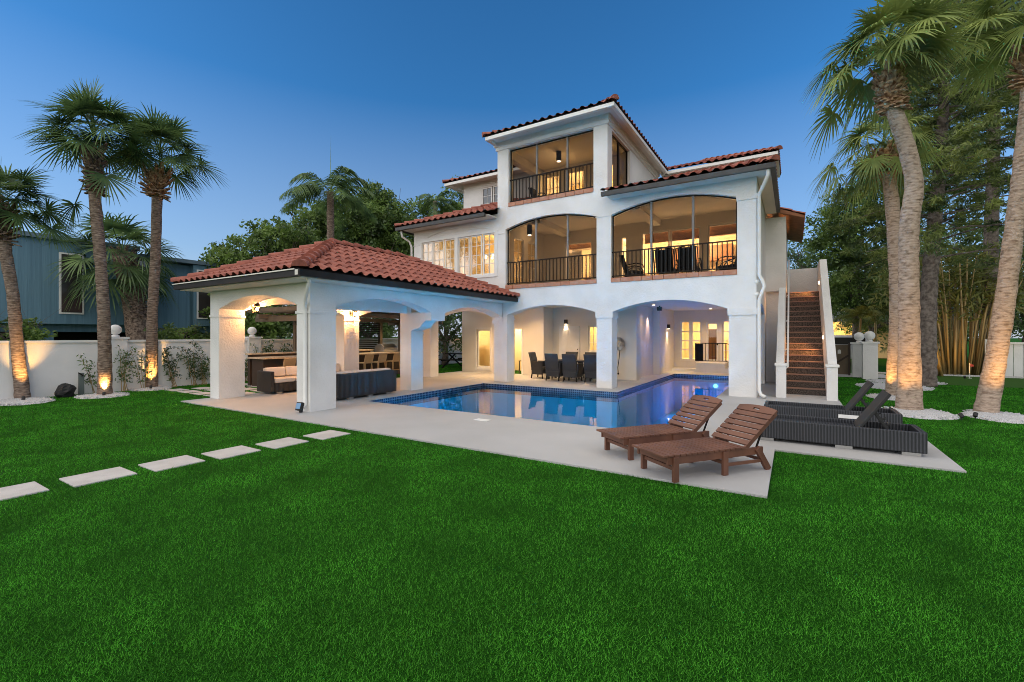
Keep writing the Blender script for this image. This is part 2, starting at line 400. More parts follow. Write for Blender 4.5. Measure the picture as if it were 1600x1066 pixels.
def water():
    m = bpy.data.materials.new('pool_water'); m.use_nodes = True; t = m.node_tree; t.nodes.clear()
    tcn = N(t, 'ShaderNodeTexCoord'); n = N(t, 'ShaderNodeTexNoise', Scale=2.2, Detail=2); t.links.new(tcn.outputs['Object'], n.inputs[0])
    bp = N(t, 'ShaderNodeBump', Strength=.035, Distance=.05); t.links.new(n.outputs[0], bp.inputs['Height'])
    f = N(t, 'ShaderNodeFresnel', IOR=1.45); t.links.new(bp.outputs[0], f.inputs['Normal'])
    mu = N(t, 'ShaderNodeMath', operation='MULTIPLY'); mu.inputs[1].default_value = .66; mu.use_clamp = True
    tr = N(t, 'ShaderNodeBsdfTransparent', Color=(.28,.80,.95,1)); g = N(t, 'ShaderNodeBsdfGlossy', Roughness=.015)
    t.links.new(bp.outputs[0], g.inputs['Normal'])
    x = N(t, 'ShaderNodeMixShader'); o = N(t, 'ShaderNodeOutputMaterial')
    t.links.new(f.outputs[0], mu.inputs[0]); t.links.new(mu.outputs[0], x.inputs[0]); t.links.new(tr.outputs[0], x.inputs[1]); t.links.new(g.outputs[0], x.inputs[2]); t.links.new(x.outputs[0], o.inputs[0])
    return m
M['water'] = water()
M['plaster'] = pm('pool_plaster', (.05,.50,.64), (.035,.42,.58), rough=.8, scale=1.2)
def pooltile():
    m, t, b = nodes('pool_tile'); b.inputs['Roughness'].default_value = .2
    tcn = N(t, 'ShaderNodeTexCoord'); sp = N(t, 'ShaderNodeSeparateXYZ'); ad = N(t, 'ShaderNodeMath', operation='ADD'); cb = N(t, 'ShaderNodeCombineXYZ')
    t.links.new(tcn.outputs['Object'], sp.inputs[0]); t.links.new(sp.outputs[0], ad.inputs[0]); t.links.new(sp.outputs[1], ad.inputs[1])
    t.links.new(ad.outputs[0], cb.inputs[0]); t.links.new(sp.outputs[2], cb.inputs[1])
    br = N(t, 'ShaderNodeTexBrick', Scale=1.0); br.offset = 0
    br.inputs['Brick Width'].default_value = .062; br.inputs['Row Height'].default_value = .062; br.inputs['Mortar Size'].default_value = .007
    br.inputs['Color1'].default_value = (.008,.014,.035,1); br.inputs['Color2'].default_value = (.014,.03,.07,1); br.inputs['Mortar'].default_value = (.13,.15,.18,1)
    t.links.new(cb.outputs[0], br.inputs[0]); t.links.new(br.outputs[0], b.inputs['Base Color'])
    return m
M['pooltile'] = pooltile()
M['poollight'] = emit('lit_pool_lamp', (.35,.75,1), 4)
# ================================================================== ground, deck, pool
def sheet(name, rects, z, m, kind='structure'):
    mb = MB()
    for x0, x1, y0, y1 in rects: mb.face([(x0,y0,z),(x1,y0,z),(x1,y1,z),(x0,y1,z)])
    o = mb.build(name, m); o['kind'] = kind; return o
GZ = -.026
PX0, PX1, PX2, PY0, PY1, PY2 = -8.85, -4.23, -1.69, 7.58, 12.48, 19.8
sheet('ground', [(-400, 400, -400, PY0), (-400, 400, PY2, 400), (-400, PX0, PY0, PY2), (PX2, 400, PY0, PY2), (PX0, PX1, PY1, PY2)], GZ, M['soil'])
DECK = [(-12.75, -.22, 5.19, 7.38), (-12.75, PX0, 7.38, 13.25), (PX0, PX2, 7.38, PY0), (PX2, -.22, 7.38, 13.25), (-.22, 1.74, 7.38, 10.75), (-.22, .97, 10.75, 14.6),
        (-12.75, PX0, 13.25, 16.3), (PX0, PX1, PY1, 17.4), (-5.3, PX1, 17.4, 22.2), (PX1, PX2, PY2, 22.2), (PX2, -.22, 13.25, 22.2)]
mb = MB()
for x0, x1, y0, y1 in DECK: mb.face([(x0,y0,0),(x1,y0,0),(x1,y1,0),(x0,y1,0)])
for a, b in (((-12.75,5.19),(-.22,5.19)), ((-.22,5.19),(-.22,7.38)), ((-.22,7.38),(1.74,7.38)), ((1.74,7.38),(1.74,10.75)), ((.97,10.75),(1.74,10.75)), ((.97,10.75),(.97,14.6)), ((-12.75,5.19),(-12.75,16.3))):
    mb.face([(*a,0),(*b,0),(*b,GZ-.02),(*a,GZ-.02)])
struct(mb.build('pool_deck', M['deck']))
# pool
pool = thing('swimming_pool', (-5, 10, 0), 'L-shaped swimming pool lit blue, running under the arch of the white house', 'pool')
mb = MB(); out = [(PX0,PY0),(PX2,PY0),(PX2,PY2),(PX1,PY2),(PX1,PY1),(PX0,PY1)]
for i in range(6):
    a = out[i]; b = out[(i+1) % 6]; mb.face([(*a,-.29),(*b,-.29),(*b,-1.5),(*a,-1.5)])
mb.face([(PX0,PY0,-1.5),(PX2,PY0,-1.5),(PX2,PY1,-1.5),(PX0,PY1,-1.5)]); mb.face([(PX1,PY1,-1.5),(PX2,PY1,-1.5),(PX2,PY2,-1.5),(PX1,PY2,-1.5)])
mb.build('pool_basin', M['plaster'], pool)
mb = MB()
for i in range(6):
    a = out[i]; b = out[(i+1) % 6]; mb.face([(*a,0),(*b,0),(*b,-.29),(*a,-.29)])
mb.build('tile_band', M['pooltile'], pool)
WZ = -.095
sheet('water', [(PX0, PX2, PY0, PY1), (PX1, PX2, PY1, PY2)], WZ, M['water'])
mb = MB(); mb.prism([(math.cos(i*math.pi/8)*.075-2.64, math.sin(i*math.pi/8)*.075-.42) for i in range(16)], 'y', PY2-.02, PY2-.06)
mb.build('pool_lamp', M['poollight'], pool)
PB = (.08, .68, 1.0)
light('AREA', 'pool_lamp_or_fill', (-2.64, PY2-.12, -.45), 230, (.04,.34,1.0), .4, (R(-38), 0, 0), parent=pool, spread=R(85))
for x, pw in ((-2.5, 290), (-4.6, 210), (-7.4, 110)):
    light('AREA', 'pool_lamp_or_fill', (x, 7.8, -.62), pw, PB, .4, (R(22), 0, 0), parent=pool, spread=R(110))  # added fill lights without lamp bodies, put in to brighten the water
# small deck fittings
mb = MB(); mb.box(-5.15, -4.85, 6.93, 7.1, 0.002, .008)
tag(mb.build('skimmer_lid', M['trim'], bevel=.003), 'small pale skimmer lid set in the deck by the near pool edge', 'lid')

# ------------------------------------------------------------------ stepping stones
STONES = []
for i, (y0, y1) in enumerate(((.90,1.50),(1.67,2.22),(2.37,2.91),(3.05,3.59),(3.74,4.28),(4.46,4.98))):
    x = -7.07 + (y0-1.5)*.115; STONES.append((x, x+.52, y0, y1))
names = ['pale stepping stone cut off by the left edge of the photo', 'pale stepping stone second from the left edge', 'pale stepping stone third from the left edge', 'pale stepping stone third from the pool deck', 'pale stepping stone second from the pool deck', 'pale stepping stone nearest the pool deck']
for (x0, x1, y0, y1), nm in zip(STONES, names):
    mb = MB(); mb.box(x0, x1, y0, y1, GZ-.03, -.010)
    tag(mb.build('stepping_stone', M['stone'], bevel=.008), nm, 'stepping stone', 'stepping stones across the lawn')
rnd = random.Random(4)
PADS = []
for j in range(5):
    for i in range(4):
        x0 = -15.9 + i*.78 + (j % 2)*.2; y0 = 6.05 + j*.62
        PADS.append((x0, x0+.58, y0, y0+.42))
OR = ['first', 'second', 'third', 'fourth', 'fifth']
for k, (x0, x1, y0, y1) in enumerate(PADS):
    mb = MB(); mb.box(x0, x1, y0, y1, GZ-.03, -.010)
    tag(mb.build('garden_paver', M['stone'], bevel=.006), 'pale paver, %s from the white wall in the %s row behind the lawn' % (OR[k % 4], OR[k//4]), 'paver', 'pavers between the pavilion and the wall')
# gravel beds
BEDS = [(-16.05,3.15,.8,.55), (-15.75,4.6,.62,.55), (-16.55,5.95,.55,.52), (2.2,12.5,.62,.8), (2.7,18.6,.95,1.15), (3.3,20.6,1.1,.75), (3.5,12.8,.55,.8), (2.2,15.3,.55,.62)]
BL = ['white gravel ring around the leftmost palm', 'white gravel ring around the tall leaning left palm', 'white gravel ring around the palm nearest the pavilion', 'white gravel ring around the big pale palm right of the stairs', 'white gravel bed behind the big pale palms', 'far white gravel bed by the gate piers', 'white gravel ring around the leaning palm at the right edge', 'white gravel ring around the slimmer palm behind the big one']
for (cx, cy, a, b), lab in zip(BEDS, BL):
    mb = MB(); n = 40; rr = [1+.05*rnd.uniform(-1,1) for _ in range(n)]
    ring = [(cx+a*math.cos(2*math.pi*i/n)*rr[i], cy+b*math.sin(2*math.pi*i/n)*rr[i]) for i in range(n)]
    v0 = len(mb.v); mb.v.append((cx, cy, .035)); 
    for k, s_ in enumerate((.45, .8, 1.0)):
        for x, y in ring: mb.v.append((cx+(x-cx)*s_+rnd.uniform(-.01,.01), cy+(y-cy)*s_+rnd.uniform(-.01,.01), (.03,.016,-.03)[k]+rnd.uniform(0,.012)))
    for i in range(n):
        mb.f.append((v0, v0+1+i, v0+1+(i+1) % n))
        for k in range(2): q = v0+1+k*n; mb.f.append((q+i, q+n+i, q+n+(i+1) % n, q+(i+1) % n))
    # loose chips
    for _ in range(260):
        an = rnd.uniform(0, 6.28); q = math.sqrt(rnd.random()); s_ = rnd.uniform(.012,.026)
        mb.obox((cx+a*q*math.cos(an), cy+b*q*math.sin(an), .03*(1-q)+.008), s_*1.4, s_, s_, rnd.uniform(0,3), rnd.uniform(0,3))
    o = mb.build('gravel_bed', M['rockwhite']); tag(o, lab, 'gravel', kind='stuff')
sheet('path', [(.97, 3.2, 21.9, 24.2)], -.008, M['deck'])
sheet('putting_green', [(2.2, 11, 20.2, 25.0)], -.02, M['green'])
# back edging of white gravel
mb = MB(); mb.box(2.9, 7.4, 24.75, 25.05, GZ, .03); tag(mb.build('gravel_edging', M['rockwhite']), 'white gravel strip along the foot of the canes', 'gravel', kind='stuff')

# ================================================================== pavilion
pav = thing('pavilion', (-10.6, 9.5, 0), 'open white stucco pool pavilion with arches and a hipped red tile roof', 'pavilion')
mb = MB(); ZT = 2.72
wall(mb, 'x', -12.73, -8.57, 0, ZT, 5.85, 6.48, [(-12.29, -9.04, 0, 2.27, .27)])
wall(mb, 'y', 6.485, 13.2, 2.02, ZT, -9.0, -8.57, [(6.485, 9.58, 2.02, 2.25, .28), (10.16, 13.2, 2.02, 2.24, .27)])
wall(mb, 'y', 6.485, 13.24, 0, ZT, -12.73, -12.3, [(6.485, 9.6, 0, 2.25, .27), (10.2, 13.24, 0, 2.25, .27)])
mb.box(-9.89, -9.45, 9.7, 10.2, 0, ZT)                                  # inset pool-side pier
wall(mb, 'y', 6.5, 9.7, 2.25, ZT, -9.72, -9.62, [])
mb.build('wall', M['stucco'], pav)
mb = MB()                                                              # scrolled bracket from the inset pier to the wall
pr = [(-9.45, 2.27), (-9.45, 1.74), (-9.38, 1.76), (-9.30, 1.79), (-9.2, 1.80), (-9.10, 1.84), (-9.02, 1.93), (-8.97, 1.98), (-8.92, 1.98), (-8.90, 2.05), (-8.84, 2.11), (-8.76, 2.13), (-8.69, 2.10), (-8.63, 2.03), (-8.575, 2.02), (-8.575, 2.27)]
mb.prism(pr, 'y', 9.702, 10.16)
mb.build('scroll_bracket', M['stucco'], pav)
mb = MB(); t = .022
for x0, x1, y0, y1 in ((-9.04,-8.57,5.85,6.48), (-12.73,-12.29,5.85,6.48), (-12.73,-12.3,9.6,10.2)):
    mb.box(x0-t, x1+t, y0-t, y1+t, 2.07, 2.12)
mb.box(-9.47-t*0, -9.43, 9.68, 10.22, 1.66, 1.7)
mb.each('capital_band', M['stucco'], pav)
mb = MB(); mb.face([(-12.3,6.48,2.7),(-9.0,6.48,2.7),(-9.0,13.25,2.7),(-12.3,13.25,2.7)]); mb.build('ceiling', M['inner'], pav)
mb = MB(); x0, x1, y0, y1 = -13.15, -7.95, 5.2, 13.24
mb.box(x0+.1, x1-.1, y0+.1, y1, 2.725, 2.76); mb.build('soffit', M['soffit'], pav)
mb = MB()
mb.box(x0, x1, y0, y0+.12, 2.745, 2.875); mb.box(x0, x0+.12, y0+.12, y1, 2.745, 2.875); mb.box(x1-.12, x1, y0+.12, y1, 2.745, 2.875)
mb.build('gutter', M['bronze'], pav)
mb = MB(); mb.box(x0-.02, x1-.13, y0-.025, y0-.002, 2.862, 2.885); mb.box(x1-.13, x1-.04, y0-.012, y0-.002, 2.76, 2.86)
mb.build('gutter_lip', M['soffit'], pav)
ez = 2.90; rz = 4.07; ra = (-10.55, 7.85, rz); rb = (-10.55, 10.62, rz)
x0 += .03; x1 -= .03; y0 += .03; y1 -= 0
mb = MB(); A=(x0,y0,ez); B=(x1,y0,ez); C=(x1,y1,ez); D=(x0,y1,ez)
slope(mb, A, B, ra, ra); slope(mb, B, C, rb, ra); slope(mb, C, D, rb, rb); slope(mb, D, A, ra, rb)
caps(mb, B, ra, .13); caps(mb, A, ra, .13); caps(mb, C, rb, .13); caps(mb, D, rb, .13); caps(mb, ra, rb, .13)
mb.build('tile_roof', M['tile'], pav)
mb = MB()
k = .05
for q in ((A,B,ra), (C,D,rb)): mb.face([(p[0],p[1],p[2]-k*.2) for p in q])
for q in ((B,C,rb,ra), (D,A,ra,rb)): mb.face([(p[0],p[1],p[2]-k*.2) for p in q])
mb.build('roof_deck', M['bronze'], pav)  # dark colour paints the shade in the hollows under the tiles
def downspout(pts, parent, r=.035, name='downspout', m='trim'):
    mb = MB(); mb.tube(pts, r, 8); return mb.build(name, M[m], parent, smooth=True)
downspout([(-8.12,5.5,2.76), (-8.12,5.52,2.66), (-8.2,5.55,2.58), (-8.55,5.72,2.36), (-8.66,5.79,2.24), (-8.68,5.81,2.1), (-8.68,5.81,.16), (-8.68,5.76,.1)], pav, .042)

# ================================================================== house
H = thing('house', (-5, 16, 0), 'three-storey white stucco house with arched balconies and red tile roofs', 'house')
F0, F1 = 13.25, 13.72
mb = MB()
wall(mb, 'x', -12.73, -.8, 0, 2.9, F0, F1, [(-11.9,-8.94,0,2.25,.27), (-8.40,-5.14,0,2.31,.29), (-4.65,-1.45,0,2.31,.30)])
wall(mb, 'x', -12.76, -.8, 2.9, 5.85, F0, F0+.3, [(-12.36,-8.86,3.72,5.25,0), (-8.46,-5.14,3.20,5.27,.27), (-4.68,-1.25,3.20,5.24,.30)])
wall(mb, 'x', -8.79, -4.79, 5.85, 8.3, F0, F0+.3, [(-8.34,-5.24,6.03,8.02,0)])
# tower side walls
wall(mb, 'y', F0+.3, 19.3, 5.85, 8.3, -5.06, -4.79, [(13.67,15.5,6.1,7.98,0)])
wall(mb, 'y', F0+.3, 19.3, 5.85, 8.3, -8.79, -8.52, [(13.8,15.6,6.1,7.9,0)])
# second storey side walls
wall(mb, 'y', F0+.3, 17.9, 2.9, 5.85, -1.08, -.8, [])
wall(mb, 'y', F0+.3, 22, 2.9, 5.85, -12.76, -12.5, [])
# ground floor right side
wall(mb, 'y', F1, 17.9, 0, 2.9, -1.1, -.8, [(13.95, 17.2, 0, 2.3, .25)])
# third storey left and right blocks
wall(mb, 'x', -12.5, -8.79, 5.85, 8.3, 16.1, 16.35, [(-11.5,-10.4,6.6,8.0,0)])
wall(mb, 'y', 16.35, 22, 5.85, 8.3, -12.5, -12.25, [])
wall(mb, 'x', -4.79, -1.0, 5.85, 8.3, 19.7, 19.95, [(-4.35,-3.4,7.2,8.1,0)])
wall(mb, 'y', 19.95, 22, 5.85, 8.3, -1.25, -1.0, [])
# rear wall
wall(mb, 'x', -12.76, -.2, 0, 5.6, 22.3, 22.5, [(-4.7,-1.0,0,2.7,0)]); mb.box(-5.2,-5.0,22.5,25.4,0,2.9); mb.box(-.9,-.7,22.5,25.4,0,2.9); mb.box(-5.2,-.7,25.4,25.6,0,2.9); mb.box(-5.2,-.7,22.5,25.6,2.9,3.0); wall(mb, 'x', -12.5, -1.0, 5.6, 8.3, 22.3, 22.5, [])
# side bump beside the stairs
mb.box(-.8, -.2, 17.8, 22.3, 3.1, 5.6)
mb.box(-1.4, -.38, 18.1, 22.3, 0, 3.1)
mb.build('facade', M['stucco'], H)
# capitals, string lines
mb = MB()
for a, b, y0, y1 in ((-8.94,-8.40,F0,F1), (-5.14,-4.65,F0,F1), (-1.45,-.8,F0,F1)):
    mb.box(a-.03, b+.03, y0-.03, y1+.03, 2.14, 2.32 if a > -6 else 2.2)
mb.box(-1.27, -.77, F0-.028, F0+.3, 5.13, 5.25); mb.box(-5.17, -4.66, F0-.02, F0+.02, 5.22, 5.25)
mb.box(-12.79, -12.42, F0-.02, F0+.02, 5.13, 5.15); mb.box(-8.76, -8.5, F0-.02, F0+.02, 5.13, 5.15)
mb.each('capital_band', M['stucco'], H)
# arch moulding over the ribbon window, tower frieze
mb = MB(); n = 16
for i in range(n):
    f = lambda t: (-12.0+2.75*t, F0-.025, 5.40+.20*(1-(2*t-1)**2))
    mb.bar(f(i/n), f((i+1)/n), .03, .035)
mb.build('arch_moulding', M['stucco'], H)
mb = MB(); mb.box(-8.84, -4.74, F0-.045, F0+.01, 8.04, 8.3); mb.box(-4.83, -4.745, F0+.01, 19.2, 8.04, 8.3); mb.box(-8.89,-4.69,F0-.1,F0,8.16,8.3); mb.box(-4.745,-4.69,F0,19.2,8.16,8.3)
mb.build('frieze', M['trim'], H)
# terracotta sills
for a, b, z in ((-8.46,-5.14,3.2), (-4.68,-1.25,3.2), (-8.34,-5.24,6.03)):
    mb = MB()
    n = round((b-a)/.31); wd = (b-a)/n
    for i in range(n): mb.box(a+i*wd+.006, a+(i+1)*wd-.006, F0-.03, F0+.32, z+.002, z+.135)
    mb.build('tile_sill', M['sill'], H, bevel=.006)
# floors and ceilings
mb = MB()
mb.box(-12.4, -1.1, F0+.3, 22.3, 2.93, 3.18)
mb.box(-8.5, -5.08, F0+.3, 19.6, 5.86, 6.02)
mb.build('floor_slab', M['inner'], H)
mb = MB()
mb.box(-8.5, -1.1, F0+.3, 16.1, 5.62, 5.70); mb.box(-12.5, -8.55, F0+.3, 22.2, 5.62, 5.70); mb.box(-8.5,-1.1,16.4,22.2,5.62,5.7)
mb.box(-8.5, -5.08, F0+.3, 19.5, 8.2, 8.28)
mb.box(-12.3, -1.1, F1, 22.2, 2.75, 2.80); mb.box(-5,-.9,22.2,25.4,2.7,2.75)
mb.box(-7.6,-7.3,F0+.35,16.1,5.42,5.62); mb.box(-4.2,-3.9,F0+.35,16.1,5.42,5.62)
mb.build('ceiling', M['inner'], H)
# interior partitions
mb = MB()
YB = 16.15
wall(mb, 'x', -8.5, -1.1, 3.18, 5.62, YB, YB+.2, [(-7.57,-6.45,3.25,5.18,0), (-6.15,-5.55,3.25,5.18,0), (-5.3,-5.14,3.3,5.15,0), (-4.6,-2.62,3.25,5.25,0), (-2.4,-1.2,3.25,5.25,0)])
wall(mb, 'y', F0+.3, YB, 3.18, 5.62, -8.62, -8.5, [(13.9,14.6,3.25,5.15,0), (14.9,15.6,3.25,5.15,0)])
wall(mb, 'x', -8.5, -5.08, 6.02, 8.2, YB, YB+.2, [(-8.45,-7.8,6.05,7.95,0), (-7.45,-6.75,6.05,7.95,0), (-6.4,-5.6,6.05,7.95,0)])
# ground floor
wall(mb, 'x', -12.3, -8.5, 0, 2.75, 16.15, 16.35, [(-11.81,-11.09,.22,1.87,0), (-9.97,-9.52,0,1.86,0)])
wall(mb, 'y', 16.35, 17.2, 0, 2.75, -8.62, -8.5, [])
wall(mb, 'x', -8.5, -5.16, 0, 2.75, 17.0, 17.2, [(-6.95,-6.15,.98,1.98,0)])
mb.box(-5.47, -5.16, 16.15, 17.0, 0, 2.75)
mb.box(-5.16, -4.74, 16.08, 16.56, 0, 2.75)
wall(mb, 'y', 16.56, 19.0, 0, 2.75, -5.1, -4.92, [])
mb.box(-5.1, -4.63, 19.0, 19.35, 0, 2.75)
wall(mb, 'y', 19.35, 22, 0, 2.75, -5.1, -4.72, [])
wall(mb, 'x', -4.72, -.9, 0, 2.75, 22, 22.2, [(-4.45,-3.52,.45,2.28,0), (-3.32,-2.82,.45,2.2,0), (-2.66,-1.6,.45,2.28,0)])
mb.box(-12.62, -12.3, 16.15, 16.7, 0, 2.75)
mb.build('partition', M['inner'], H)
# warm rooms behind the openings
mb = MB()
mb.box(-8.5, -1.1, 20.0, 20.1, 3.18, 5.62)           # far room wall
mb.box(-12.4, -8.75, 16.0, 16.1, 3.18, 5.62)          # dining room back
mb.box(-8.5, -5.08, 18.5, 18.6, 6.02, 8.2)
mb.box(-12.3, -8.9, 17.9, 18.0, 0, 2.75); mb.box(-12.4,-12.3,16.35,17.9,0,2.75)
mb.box(-8.5,-5.2,18.4,18.5,0,2.75); mb.box(-4.99,-4.9,22.5,25.3,0,2.75); mb.box(-4.9,-.9,25.3,25.39,0,2.75); mb.box(-4.9,-.9,22.5,25.3,.3,.44)
mb.build('room_wall', pm('room_paint', (.86,.70,.44), (.80,.64,.38), rough=.8, scale=1), H)
mb = MB()
for x in (-8.1,-7.4,-5.2,-4.4,-3.0): mb.box(x, x+.62, 19.7, 19.98, 3.2, 4.1)
mb.box(-7.6,-5.9,18.2,18.9,3.2,4.05); mb.box(-4.4,-2.0,19.6,19.95,4.6,5.2)
mb.box(-11.6,-11.25,17.0,17.5,.01,1.35); mb.box(-11.58,-11.27,17.0,17.5,1.5,1.75)
mb.box(-6.9,-6.7,18.0,18.35,.9,1.5); mb.box(-3.36,-2.75,22.6,22.9,.45,1.9); mb.box(-2.4,-1.4,24.4,24.8,.45,1.2); mb.box(-4.55,-2.65,16.5,16.56,4.92,5.3); mb.box(-2.45,-1.15,16.5,16.56,4.95,5.3); mb.box(-7.6,-6.4,16.5,16.56,5.0,5.2); mb.box(-4.1,-3.9,19.0,19.3,3.2,4.9)  # box just behind the far middle door is added to darken its glass
mb.each('cabinet_or_filler', pm('cabinet_wood', (.34,.16,.06), (.26,.11,.04), rough=.5, scale=3), H)
mb = MB(); mb.box(-7.7,-5.8,18.1,19.0,4.051,4.10); mb.box(-8.1,-2.4,19.6,19.699,4.101,4.16); mb.build('worktop', M['counter'], H)

# ---------------- windows and doors
def sash(fr, gl, ax, a, b, z0, z1, p, cols=2, rows=4, fw=.05, mw=.018, th=.05, mun=None):
    """frame with muntins into fr, pane into gl"""
    bx = (lambda mb_, u0, u1, p0, p1, zz0, zz1: mb_.box(u0, u1, p0, p1, zz0, zz1)) if ax == 'x' else (lambda mb_, u0, u1, p0, p1, zz0, zz1: mb_.box(p0, p1, u0, u1, zz0, zz1))
    bx(fr, a, a+fw, p, p+th, z0, z1); bx(fr, b-fw, b, p, p+th, z0, z1); bx(fr, a+fw, b-fw, p, p+th, z0, z0+fw); bx(fr, a+fw, b-fw, p, p+th, z1-fw, z1)
    mm = fr if mun is None else mun
    for i in range(1, cols):
        u = a+fw+(b-a-2*fw)*i/cols; bx(mm, u-mw/2, u+mw/2, p+.008, p+th-.01, z0+fw, z1-fw)
    for j in range(1, rows):
        z = z0+fw+(z1-z0-2*fw)*j/rows; bx(mm, a+fw, b-fw, p+.010, p+th-.012, z-mw/2, z+mw/2)
    P = (lambda u, q, z: (u, q, z)) if ax == 'x' else (lambda u, q, z: (q, u, z))
    q = p+th*.5+.003; gl.face([P(a+fw*.5,q,z0+fw*.5), P(b-fw*.5,q,z0+fw*.5), P(b-fw*.5,q,z1-fw*.5), P(a+fw*.5,q,z1-fw*.5)])
def window(name, specs, ax='x', m='trim', gm='glass', **k):
    fr = MB(); gl = MB()
    for s_ in specs: sash(fr, gl, ax, *s_, **k)
    o = fr.build(name, M[m], H); gl.build('pane', M[gm], o); return o
# ribbon window of six casements, each a part of its own
fr = MB(); fr.box(-12.42, -8.80, F0-.03, F0+.06, 5.22, 5.30); fr.box(-12.42, -8.80, F0-.03, F0+.06, 3.67, 3.76); fr.box(-12.42, -12.33, F0-.03, F0+.06, 3.76, 5.22); fr.box(-8.9,-8.80,F0-.03,F0+.06,3.76,5.22); fr.box(-10.685,-10.545,F0-.03,F0+.06,3.76,5.22)
fr.build('window_surround', M['trim'], H)
for a, b in ((-12.33,-11.80),(-11.76,-11.23),(-11.19,-10.69),(-10.54,-10.03),(-9.98,-9.48),(-9.43,-8.91)):
    window('window', [(a, b, 3.77, 5.22, F0+.02, 2, 4)], gm='glassrib', fw=.045, mw=.024)
window('window', [(-11.5,-10.98,6.6,8.0,16.12,2,4), (-10.92,-10.4,6.6,8.0,16.12,2,4)])
window('window', [(-4.35,-3.9,7.2,8.1,19.72,2,2), (-3.86,-3.4,7.2,8.1,19.72,2,2)])
# balcony back openings
window('glass_door', [(-7.57,-6.45,3.25,5.18,YB+.05,1,1)]); window('glass_door', [(-6.15,-5.55,3.25,5.18,YB+.05,1,1)])
window('glass_door', [(-4.6,-3.62,3.25,5.25,YB+.05,1,1)]); window('glass_door', [(-3.6,-2.62,3.25,5.25,YB+.05,1,1)]); window('glass_door', [(-2.4,-1.2,3.25,5.25,YB+.05,1,1)])
window('glass_door', [(13.9,14.6,3.25,5.15,-8.58,2,4)], ax='y'); window('glass_door', [(14.9,15.6,3.25,5.15,-8.58,2,4)], ax='y')
for a, b in ((-8.45,-7.8),(-7.45,-6.75),(-6.4,-5.6)): window('glass_door', [(a,b,6.05,7.95,YB+.05,2,4)])
# tower side screen
window('side_screen', [(13.67,14.55,6.1,7.98,-4.93,1,1), (14.6,15.5,6.1,7.98,-4.93,1,1)], ax='y', m='iron', gm='screen', fw=.035)
# ground floor
window('glass_door', [(-11.81,-11.09,.22,1.87,16.2,1,1)], fw=.06); 
window('window', [(-6.95,-6.56,.98,1.98,17.05,2,3), (-6.54,-6.15,.98,1.98,17.05,2,3)], fw=.05)
mb = MB(); mb.box(-7.0,-6.1,16.9,17.0,.9,.97); mb.build('window_sill', M['trim'], H)
mb = MB(); mb.box(-11.87,-11.81,16.12,16.2,.1,1.95); mb.box(-11.09,-11.03,16.12,16.2,.1,1.95); mb.box(-11.81,-11.09,16.12,16.2,1.88,1.95); mb.box(-11.81,-11.09,16.12,16.2,.12,.21)
mb.box(-10.03,-9.97,16.12,16.2,0,1.92); mb.box(-9.52,-9.46,16.12,16.2,0,1.92); mb.box(-9.97,-9.52,16.12,16.2,1.86,1.92)
mb.build('door_frame', M['trim'], H)
# panelled white door in the recess
d_ = MB(); d_.box(-8.2,-7.3,16.95,16.995,.02,1.98); 
for a, b in ((-8.1,-7.8),(-7.72,-7.4)):
    for z0, z1 in ((.15,.8),(.95,1.85)): d_.box(a, b, 16.935, 16.949, z0, z1)
do = d_.build('door', M['trim'], H, bevel=.004)
mb = MB(); mb.ball((-7.36,16.9,.92), .03); mb.ball((-7.36,16.9,1.05), .022); mb.build('door_handle', M['iron'], do)
# doors under the far end of the pool arm
window('glass_door', [(-4.45,-3.99,.45,2.28,22.03,1,4), (-3.98,-3.52,.45,2.28,22.03,1,4)], fw=.07, mw=.05)
dd = window('glass_door', [(-3.32,-2.82,.45,2.2,22.03,1,1)], fw=.08)
mb = MB(); mb.ball((-2.86,21.98,1.2), .035); mb.build('door_handle', M['iron'], dd)
window('window', [(-2.66,-2.14,.45,2.28,22.03,1,4), (-2.12,-1.6,.45,2.28,22.03,1,4)], fw=.06, mw=.04)
mb = MB(); mb.box(-3.6,-2.45,20.95,22,0,.42); mb.box(-2.45,-2.1,20.95,22,0,.21); mb.box(-4.72,-3.6,21.5,22,0,.12); mb.build('landing', M['trim'], H)
mb = MB(); z0 = .42
for a, b in (((-3.6,20.97),(-2.4,20.97)), ((-2.4,20.97),(-1.75,20.97))):
    dz = 0 if a[0] < -3 else -.22
    mb.bar((*a,1.27),(*b,1.27+dz),.035,.035); mb.bar((*a,z0+.1),(*b,z0+.1+dz),.025,.025)
    n = 9 if a[0] < -3 else 5
    for i in range(n+1):
        x = a[0]+(b[0]-a[0])*i/n; q = dz*i/n; mb.bar((x,20.97,z0+.1+q),(x,20.97,1.27+q),.018 if 0 < i < n else .04,.018 if 0 < i < n else .04)
mb.box(-3.62,-3.3,20.99,21.02,.5,1.24)
mb.build('landing_railing', M['iron'], H)

